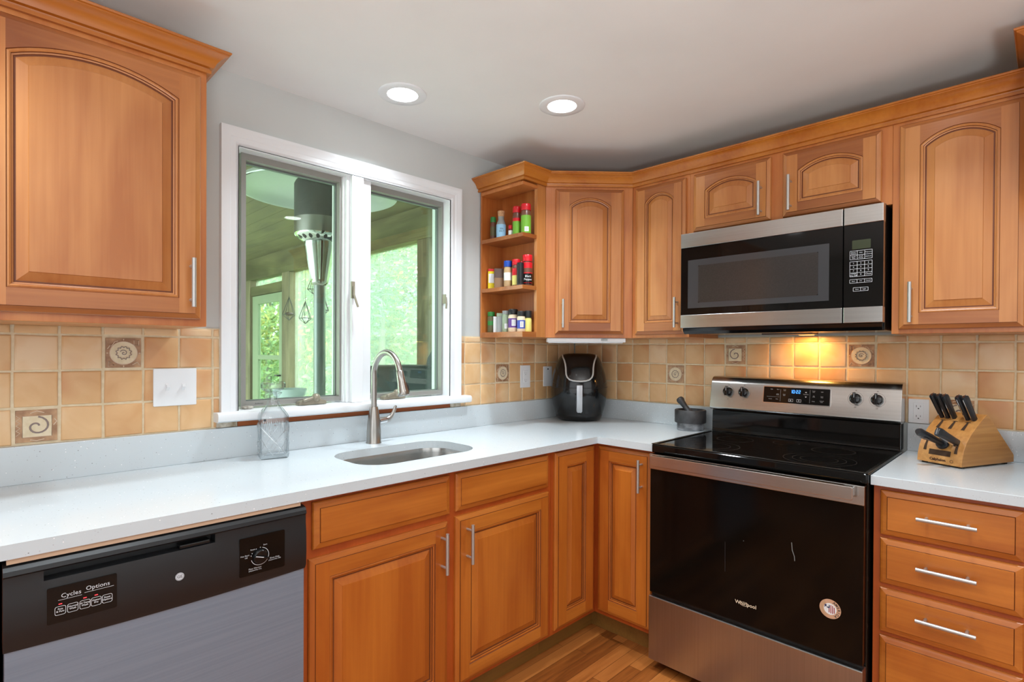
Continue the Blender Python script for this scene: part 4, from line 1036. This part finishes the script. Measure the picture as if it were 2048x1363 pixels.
# sharpening steel with round guard
st = thing('sharpening_steel', 'long black sharpening steel with round guard sticking out of the block front', 'sharpening steel', (0, 0, 0), 0)
B = Matrix.Translation(Vector(KB)) @ Matrix.Rotation(kz, 4, 'Z')
y, nn = front(.074); d_ = Vector((-.10, -.90, .38)).normalized(); xv = Vector((0, 0, 1)).cross(d_).normalized(); up = d_.cross(xv)
st.matrix_world = B @ Matrix(((xv.x, up.x, d_.x, .078), (xv.y, up.y, d_.y, y - .001), (xv.z, up.z, d_.z, .072), (0, 0, 0, 1)))
m = MB(); m.lathe([(.0, .004), (.019, .005), (.0215, .010), (.019, .016), (.0, .017)], n=28, sy=.95); m.build('guard', 'knife', st, smooth=50)
m = MB(); m.tube([(0, 0, .012), (0, 0, .04), (0, 0, .07), (0, 0, .095), (0, 0, .118), (0, 0, .128)], [.0105, .0105, .0125, .0125, .0135, .009], 18); hd = m.build('handle', 'knife', st, smooth=50)
m = MB(); m.box(-.0128, .0128, -.0128, -.0118, .075, .10); m.build('end_mark', 'darkgrey', hd, bevel=.001)
MB().cyl((0, 0, -.06), (0, 0, .006), .005, 12).build('rod', 'steel', st, smooth=40)

# pebble on the sill
t = thing('pebble', 'flat speckled stone disc lying on the window sill', 'stone', (-1.911, .022, 1.0785))
m = MB(); m.lathe([(.0, .0), (.012, .0), (.0195, .004), (.0205, .007), (.018, .011), (.006, .0135), (.0, .0135)], n=26, sx=1.05, sy=.72); m.build('stone', 'stone', t, smooth=60)

# ================================================================== SPICES
def jar(label, x, y, z, r, h, body, lid, lidh=.022, lidr=1.0, band=None, text=None, shape='round', neck=.0, name='spice_jar', cat='spice jar', contents=None, group=None, tcol='legend_dark'):
    t = thing(name, label, cat, (x, y, z), radians(-38), group)
    hb = h - lidh
    if shape == 'round':
        pr = [(r * .93, 0), (r, .003), (r, hb * .86), (r * .9, hb * .95), (r * .84, hb)]
        if neck: pr = [(r * .93, 0), (r, .003), (r, hb * .6), (r * .85, hb * .72), (r * neck, hb * .84), (r * neck, hb)]
        MB().lathe(pr, n=24).build('body', body, t, smooth=40)
    else:
        MB().prism(rrect(-r, r, -r * .8, r * .8, r * .25, 3), 'z', 0, hb).build('body', body, t, smooth=40, bevel=.001)
    if contents: MB().lathe([(r * 1.003, hb * .03), (r * 1.003, hb * .16)], n=24).build('contents', contents, t, smooth=60)
    lr = r * .92 * lidr
    if lid:
        n = 28; m = MB()
        if shape == 'box': m.prism(rrect(-r * 1.02, r * 1.02, -r * .82, r * .82, r * .25, 3), 'z', hb, h)
        else: m.lathe([(lr * .98, hb), (lr, hb + .001), (lr, h - .003), (lr * .93, h), (0, h)], n=n)
        m.build('lid', lid, t, smooth=40)
    if band:
        for z0, z1, c_ in band:
            if shape == 'box': MB().flat(-r * .86, r * .86, hb * z0, hb * z1, -r * .8 - .0006).build('label_band', c_, t)
            else: MB().lathe([(r * 1.006, hb * z0), (r * 1.006, hb * z1)], n=24).build('label_band', c_, t, smooth=60)
    if text:
        s_, b_, zf = text; m = MB()
        m.text(b_, s_, 0, hb * zf, -r - .001, bend=None if shape == 'box' else (0, 0, r * 1.02, 0.0))
        m.build('lettering', tcol, t)
    return t
def barcode(t, r, z0, z1, a=0.0):
    m = MB()
    A = [a - .42 + .84 * k / 10 for k in range(11)]
    for k in range(0, 10):
        m.add([(r * sin(A[k]), -r * cos(A[k]), z) for z in (z0,)] + [(r * sin(A[k + 1]), -r * cos(A[k + 1]), z0), (r * sin(A[k + 1]), -r * cos(A[k + 1]), z1), (r * sin(A[k]), -r * cos(A[k]), z1)], [(0, 1, 2, 3)], 0)
        if k in (1, 3, 4, 6, 8): r2 = r * 1.004; m.add([(r2 * sin(A[k]), -r2 * cos(A[k]), z0 + .003), (r2 * sin(A[k] + .035), -r2 * cos(A[k] + .035), z0 + .003), (r2 * sin(A[k] + .035), -r2 * cos(A[k] + .035), z1 - .002), (r2 * sin(A[k]), -r2 * cos(A[k]), z1 - .002)], [(0, 1, 2, 3)], 1)
    m.build('barcode', ['paper', 'darkgrey'], t)
z1_, z2_, z3_ = 1.861, 1.613, 1.392
GT, GM, GB = 'spices on the top shelf', 'spices on the middle shelf', 'spices on the bottom shelf'
jar('small green-lidded herb jar at the back left of the top shelf', -.748, -.062, z1_, .0155, .118, 'spice', 'green', .026, 1.05, band=[(.25, .75, 'herb')], group=GT)
t = jar('clear bottle with cork stopper and blue label on top shelf', -.75, -.122, z1_, .0245, .112, 'grey', None, .0, 1.0, band=[(.05, .62, 'sky')], neck=.62, text=(.012, 'SEA\nSALT', .36), name='spice_bottle', cat='spice bottle', group=GT)
MB().lathe([(.0135, .108), (.0165, .112), (.018, .136), (.0165, .139), (0, .139)], n=20).build('cork_stopper', 'cork', t, smooth=40)
jar('tiny red-lidded jar beside the cork bottle', -.745, -.186, z1_, .0122, .058, 'maroon', 'red', .018, 1.05, band=[(.2, .8, 'paper')], group=GT)
jar('red-lidded shaker with split red and green label on top shelf', -.742, -.224, z1_, .0205, .143, 'spice', 'red', .030, 1.05, band=[(.03, .62, 'lime'), (.62, .76, 'red')], group=GT)
t = jar('tallest front red-lidded shaker with lime label on top shelf', -.737, -.281, z1_, .025, .146, 'spice', 'red', .031, 1.05, band=[(.04, .78, 'lime')], group=GT); barcode(t, .0254, .012, .034)
jar('yellow tin with red lid on the left of middle shelf', -.748, -.048, z2_, .0165, .104, 'yellow', 'red', .012, 1.0, shape='box', band=[(.35, .86, 'paper')], text=(.007, 'TONY\nSPICE', .6) if False else None, name='spice_tin', cat='spice tin', group=GM)
jar('short brown-lidded square jar beside the yellow tin', -.748, -.104, z2_, .0235, .099, 'amberjar', 'brown', .046, 1.0, shape='box', group=GM)
jar('blue-lidded spice jar with white label on middle shelf', -.746, -.168, z2_, .0208, .132, 'tan', 'blue', .030, 1.08, band=[(.34, .72, 'paper')], group=GM)
jar('red-lidded shaker with cream label left of black cylinder', -.742, -.222, z2_, .0205, .134, 'spice', 'red', .028, 1.08, band=[(.08, .52, 'paleyellow'), (.52, .84, 'red')], group=GM)
t = thing('pepper_grinder', 'plain black cylinder grinder on the middle shelf', 'grinder', (-.760, -.268, z2_), 0, GM)
MB().lathe([(.0165, 0), (.0175, .002), (.0175, .109), (.0155, .111), (0, .111)], n=26).build('body', 'black', t, smooth=40); MB().lathe([(.0178, .0), (.0178, .008)], n=26).build('base_band', 'darkgrey', t, smooth=40)
jar('red lid peeking out behind the black cylinder', -.70, -.215, z2_, .017, .128, 'spice', 'red', .03, 1.08, group=GM)
jar('large red-lidded black pepper shaker at front of middle shelf', -.728, -.284, z2_, .0245, .150, 'spice', 'red', .032, 1.06, band=[(.05, .5, 'blackgloss'), (.72, .95, 'red'), (.5, .54, 'red'), (.1, .14, 'red')], text=(.015, 'Black\nPepper', .32), tcol='paper', group=GM)
jar('green-lidded herb jar at left of bottom shelf', -.748, -.05, z3_, .0195, .106, 'herb', 'green', .022, 1.05, band=[(.45, .7, 'green')], group=GB)
t = thing('spice_box', 'narrow plain white box on the bottom shelf', 'box', (-.75, -.083, z3_), radians(-38), GB); MB().box(-.0105, .0105, -.014, .014, 0, .079).build('carton', 'paper', t, bevel=.001); MB().box(-.0108, .0108, -.0143, .0143, .076, .0805).build('flap', 'paper', t)
jar('grey-lidded square jar beside the white box', -.748, -.116, z3_, .0175, .096, 'grey', 'mint', .016, 1.0, shape='box', group=GB)
t = jar('clear glass jar with pale green lid on bottom shelf', -.748, -.156, z3_, .0185, .107, 'mint', 'grey', .018, 1.0, group=GB); barcode(t, .0188, .018, .042)
t = jar('black-lidded shaker with purple label on bottom shelf', -.745, -.205, z3_, .0245, .112, 'cream', 'black', .026, 1.04, band=[(.25, .78, 'purple')], group=GB); barcode(t, .0249, .030, .06)
t = jar('black-lidded shaker with blue label on bottom shelf', -.742, -.258, z3_, .0212, .100, 'cream', 'black', .024, 1.04, band=[(.2, .74, 'indigo')], group=GB); barcode(t, .0216, .022, .05)
jar('black-lidded grinder jar with yellow contents at right of bottom shelf', -.72, -.284, z3_, .0165, .102, 'paleyellow', 'black', .034, 1.12, band=[(.1, .5, 'paleyellow')], group=GB)

# ================================================================== THE PORCH AND GARDEN BEYOND THE WINDOW
m = MB().box(-4.5, .1, .145, 6.4, 2.456, 2.50)
for k in range(32): m.box(-4.5 + .142 * k, -4.5 + .142 * k + .138, .146, 6.39, 2.449, 2.458)
o = m.build('porch_ceiling', 'porchwood'); o['kind'] = 'structure'; o['label'] = 'board ceiling of the screened porch'
o = MB().box(-4.5, .1, .145, 6.4, -.25, -.15).build('porch_floor', plain('pale_porch_decking', S(205, 205, 196), .7)); o['kind'] = 'structure'
def timber(name, b, mat, label):
    o = MB().box(*b).build(name, mat, bevel=.004); o['kind'] = 'structure'; o['label'] = label
timber('porch_beam', (-.09, .03, .15, 6.3, 2.19, 2.45), 'porchwood', 'long weathered beam above the porch openings')
timber('porch_beam', (-4.5, -.095, 6.15, 6.3, 2.19, 2.45), 'porchwood', 'far weathered beam across the end of the porch')
timber('porch_post', (-.085, .025, 1.385, 1.545, -.15, 2.19), 'porchwood_v', 'timber porch post seen through the right window sash')
timber('porch_post', (-.085, .025, 4.03, 4.22, -.15, 2.19), 'porchwood_v', 'timber porch post seen right of the porch door')
timber('porch_post', (-.085, .025, 5.22, 5.42, -.15, 2.19), 'porchwood_v', 'timber porch post seen left of the porch door')
timber('porch_post', (-.085, .025, 5.72, 5.8, -.15, 2.19), 'porchwood_v', 'thin far porch post at the left edge of the window view')
timber('porch_rail', (-.08, .02, 4.23, 5.21, 1.985, 2.10), 'porchwood', 'header timber over the porch door')
dr = struct('door_1', 'glazed porch door with mid rail', 'door')
m = MB().prism([(4.235, -.15), (5.205, -.15), (5.205, 1.98), (4.235, 1.98)], 'x', -.06, -.02, holes=[[(4.36, .2), (5.02, .2), (5.02, 1.18), (4.36, 1.18)], [(4.36, 1.235), (5.02, 1.235), (5.02, 1.875), (4.36, 1.875)]])
m.build('door_frame', plain('sage_door_paint', S(136, 146, 120), .6), dr, bevel=.004)
MB().box(-.045, -.04, 4.36, 5.02, .2, 1.875).build('pane', 'screen', dr)
MB().tube([(-.065, 4.30, 1.0), (-.1, 4.30, 1.0), (-.1, 4.38, 1.0)], .01, 8).build('door_handle', 'darkgrey', dr, smooth=40)

t = thing('patio_heater', 'tall silver patio heater with round reflector outside the window', 'patio heater', (-1.385, .54, -.175))
MB().lathe([(.23, .0), (.23, .30), (.20, .36), (.06, .40)], n=32).build('tank_base', 'steel', t, smooth=40)
MB().lathe([(.029, .40), (.029, 1.83)], n=24).build('pole', plain('grey_heater_pole', (.2, .22, .22, 1), .35, .7), t, smooth=60)
MB().lathe([(.03, 1.80), (.042, 1.812), (.044, 1.83), (.075, 1.995), (.076, 2.02)], n=32).build('control_housing', plain('dull_polished_steel', (.4, .41, .41, 1), .16, 1.0), t, smooth=40)
m = MB(); m.lathe([(.076, 2.015), (.118, 2.045), (.121, 2.055)], n=36)
cl = m.build('collar', 'chrome', t, smooth=40)
m = MB()
for k in range(18):
    a = 2 * pi * k / 18; c_, s_ = cos(a), sin(a); tx, ty = -s_, c_
    p = [(.1 + .013 * v * .8, .0085 * u, 2.0325 + .0095 * v) for u, v in [(cos(2 * pi * q / 10), sin(2 * pi * q / 10)) for q in range(10)]]
    m.add([((r_ + .0016) * c_ + w2 * tx, (r_ + .0016) * s_ + w2 * ty, z_ - .0015) for r_, w2, z_ in p], [tuple(range(10))])
m.build('air_holes', 'black', cl)
MB().lathe([(.1215, 2.054), (.1215, 2.13)], n=40, caps=False).build('burner_band', plain('dull_dark_steel', (.26, .25, .24, 1), .3, 1.0), t, smooth=60)
MB().lathe([(.121, 2.055), (.121, 2.30), (.112, 2.318), (.09, 2.325), (0, 2.326)], n=40).build('burner_screen', noisy('perforated_dark_screen', S(46, 48, 48), S(84, 86, 84), (260, 260, 260), rough=.5, metal=.4), t, smooth=40)
m = MB(); m.lathe([(.378, 2.262), (.383, 2.259), (.385, 2.264), (.36, 2.292), (.30, 2.325), (.16, 2.355), (0, 2.365)], n=64, caps=False)
m.lathe([(.378, 2.262), (.355, 2.288), (.30, 2.318), (.16, 2.348), (0, 2.358)], n=64, caps=False)
rf = m.build('reflector', plain('spun_aluminium', (.50, .54, .52, 1), .4, .2), t, smooth=50)
m = MB()
for k in range(3):
    a = 2 * pi * k / 3 + .3; m.tube([(.06 * cos(a), .06 * sin(a), 2.32), (.06 * cos(a), .06 * sin(a), 2.352)], .006, 8)
m.build('reflector_stud', 'darkgrey', t)
m = MB()
for a in (1.1, 3.2, 5.3): m.tube([(.37 * cos(a), .37 * sin(a), 2.266), (.29 * cos(a), .29 * sin(a), 2.315), (.15 * cos(a), .15 * sin(a), 2.343)], .0025, 6)
m.build('reflector_seam', 'darkgrey', rf)

t = thing('covered_grill', 'grill under a black cover outside the right window sash', 'grill', (-.56, .84, -.15), radians(-45))
m = MB()
def gl(z, hx, hy, ox=0): return [(x + ox + .012 * sin(9 * y + 7 * z), y + .01 * sin(8 * x + 5 * z), z) for x, y in rrect(-hx, hx, -hy, hy, .06, 6)]
m.loft([gl(0, .38, .26), gl(.4, .36, .25), gl(.9, .345, .24), gl(1.25, .335, .235), gl(1.325, .33, .23), gl(1.35, .30, .2), gl(1.355, .15, .1)], 0)
m.build('cover', plain('charcoal_cloth', S(62, 68, 72), .7), t, smooth=60)
m = MB(); m.loft([gl(1.3, .16, .2, .20), gl(1.40, .155, .19, .22), gl(1.48, .13, .15, .24), gl(1.52, .06, .08, .26)], 0); m.build('hood_bulge', plain('charcoal_cloth_hood', S(52, 58, 62), .7), t, smooth=60)

t = thing('bird_bath', 'pale shallow dish on a stand just outside the left sash', 'dish', (-1.372, .93, -.15))
MB().lathe([(.1, 0), (.09, .02), (.02, .05), (.018, 1.15)], n=18).build('stand', 'darkgrey', t, smooth=40)
MB().lathe([(.02, 1.15), (.05, 1.165), (.085, 1.20), (.09, 1.232), (.084, 1.228), (.05, 1.18), (0, 1.17)], n=28).build('dish_bowl', plain('pale_blue_ceramic', S(196, 208, 214), .3), t, smooth=50)
def ornament(y, z, s_, label):
    t = thing('hanging_ornament', label, 'ornament', (-.12, y, z), 0, 'wire ornaments hanging in the porch')
    m = MB(); top = Vector((0, 0, .13 * s_)); bot = Vector((0, 0, -.07 * s_)); ringp = [Vector((.055 * s_ * cos(q * pi / 2.5), .055 * s_ * sin(q * pi / 2.5), -.02 * s_)) for q in range(5)]
    for k, p in enumerate(ringp):
        m.tube([top, p], .003, 5); m.tube([p, bot], .003, 5); m.tube([p, ringp[(k + 1) % 5]], .003, 5)
    m.build('wire_frame', 'darkgrey', t)
    MB().tube([top, (0, 0, 2.185 - z)], .0015, 5).build('cord', 'darkgrey', t)
    return t
t = ornament(3.93, 1.72, 1.3, 'wire ornament with a small bird hanging beside the porch post')
MB().sphere((0, 0, -.02), .03, 12, 8, sx=1.8, sz=.7).build('bird_figure', 'brown', t, smooth=60)
t = ornament(3.52, 1.66, 1.2, 'teardrop wire ornament hanging left of the heater pole')
MB().sphere((0, 0, -.03), .028, 10, 8).build('air_plant', 'paper', t, smooth=60)
ornament(3.34, 1.95, 1.0, 'highest faint wire ornament left of the heater pole')
ornament(3.10, 1.72, 1.0, 'wire ornament hanging just right of the heater pole')

# insect screens stretched between the porch posts
sm = NT('insect_screen'); tr_ = sm.n('ShaderNodeBsdfTransparent'); df_ = sm.n('ShaderNodeBsdfTranslucent'); df_.inputs[0].default_value = (.85, .9, .86, 1); mx_ = sm.n('ShaderNodeMixShader'); mx_.inputs[0].default_value = .13
sm.l(tr_.outputs[0], mx_.inputs[1]); sm.l(df_.outputs[0], mx_.inputs[2]); sm.l(mx_.outputs[0], sm.out.inputs['Surface']); MT['mesh'] = sm.m
for y0, y1, z0, z1 in ((.15, 1.385, -.15, 2.19), (1.545, 4.03, -.15, 2.19), (5.42, 5.72, -.15, 2.19), (4.22, 5.22, 2.10, 2.19)):
    o = MB().box(-.012, -.010, y0, y1, z0, z1).build('porch_screen', 'mesh'); o['kind'] = 'structure'
# garden
m = MB(); gx = [0.1, 4, 8, 13, 20, 30]; gz = [-.6, -.7, -.5, .6, 3.0, 6.5]
for k in range(5): m.add([(gx[k], -8, gz[k]), (gx[k + 1], -8, gz[k + 1]), (gx[k + 1], 40, gz[k + 1]), (gx[k], 40, gz[k])], [(0, 1, 2, 3)])
m.add([(-20, 6.35, -.6), (.1, 6.35, -.6), (.1, 40, 2.0), (-20, 40, 2.0)], [(0, 1, 2, 3)])
o = m.build('ground', noisy('garden_grass', S(110, 140, 80), S(150, 172, 110), (1.5, 1.5, 1.5), rough=.9)); o['kind'] = 'structure'
def leaf_mat(name, stops):
    m = NT(name); g = m.n('ShaderNodeNewGeometry'); c = m.ramp(g.outputs['Random Per Island'], stops)
    df = m.n('ShaderNodeBsdfDiffuse'); tl_ = m.n('ShaderNodeBsdfTranslucent'); m.l(c, df.inputs[0]); m.l(c, tl_.inputs[0])
    mx = m.n('ShaderNodeMixShader'); mx.inputs[0].default_value = .45; m.l(df.outputs[0], mx.inputs[1]); m.l(tl_.outputs[0], mx.inputs[2]); m.l(mx.outputs[0], m.out.inputs['Surface'])
    return m.m
LV = [leaf_mat('green_leaves', [(0, S(128, 160, 118)), (.6, S(164, 190, 150)), (1, S(200, 212, 162))]),
      leaf_mat('blue_green_leaves', [(0, S(120, 160, 132)), (.6, S(154, 188, 162)), (1, S(188, 212, 184))]),
      leaf_mat('turning_yellow_leaves', [(0, S(146, 168, 118)), (.5, S(190, 196, 142)), (1, S(222, 202, 132))])]
def tree(x, y, z0, h, r, kind, label, n=2600, ls=.11):
    t = thing('tree', label, 'tree', (x, y, z0), 0, 'trees beyond the porch')
    rnd = random.Random(int(x * 100 + y * 37))
    MB().tube([(0, 0, 0), (.03 * h * .1, 0, h * .5), (0, .02, h * .93)], [.09, .07, .03], 10).build('trunk', plain('grey_bark', S(150, 146, 136), .9) if 'grey_bark' not in bpy.data.materials else bpy.data.materials['grey_bark'], t, smooth=60)
    m = MB(); cl = []
    for k in range(30):
        a = rnd.uniform(0, 2 * pi); f = rnd.uniform(.12, 1.0); rr = r * sqrt(max(.15, 1 - ((f - .5) / .62) ** 2)) * sqrt(rnd.random()); cl.append((rr * cos(a), rr * sin(a), h * f, r * rnd.uniform(.25, .42)))
    for k in range(n):
        c_ = cl[rnd.randrange(len(cl))]
        u = Vector((rnd.gauss(0, 1), rnd.gauss(0, 1), rnd.gauss(0, 1))).normalized() * (c_[3] * rnd.random() ** .45)
        p = Vector(c_[:3]) + u; a = Vector((rnd.gauss(0, 1), rnd.gauss(0, 1), rnd.gauss(0, 1))).normalized(); b = a.orthogonal().normalized(); s_ = ls * rnd.uniform(.6, 1.3)
        m.add([p - a * s_, p - b * s_ * .5, p + a * s_, p + b * s_ * .5], [(0, 1, 2, 3)])
    m.build('foliage', LV[kind], t)
rt = random.Random(11)
KN = ['green broadleaf tree beyond the porch', 'blue-green tree beyond the porch', 'yellowing autumn tree beyond the porch']
for row, (dist, n_, hh, rr) in enumerate(((12.0, 4, 4.6, 1.6), (16, 5, 7, 2.1), (22, 6, 10.0, 2.9))):
    for k in range(n_):
        az = radians((53, 50, 49)[row] + (14, 20, 26)[row] * (k + .4) / (n_ - .4)); x = -2.636 + dist * cos(az); y = -2.08 + dist * sin(az)
        gz_ = 0
        for q in range(5):
            if gx[q] <= x <= gx[q + 1]: gz_ = gz[q] + (gz[q + 1] - gz[q]) * (x - gx[q]) / (gx[q + 1] - gx[q])
        kd = (k + row) % 3
        tree(x, y, gz_ - .05, hh * rt.uniform(.9, 1.1), rr, kd, KN[kd] + ', ' + ['nearest row', 'middle row', 'farthest row'][row], n=[5200, 5200, 4600][row], ls=[.065, .10, .17][row])

# a few more trees past the far end of the porch, for views from further right
for k, x in enumerate((-9.5, -6.6, -3.8, -1.2)):
    y = 14.5 + 1.6 * (k % 2)
    tree(x, y, -.6 + 2.6 * (y - 6.35) / 33.65 - .05, 7.0, 2.1, k % 3, KN[k % 3] + ', past the far porch end', n=4200, ls=.11)
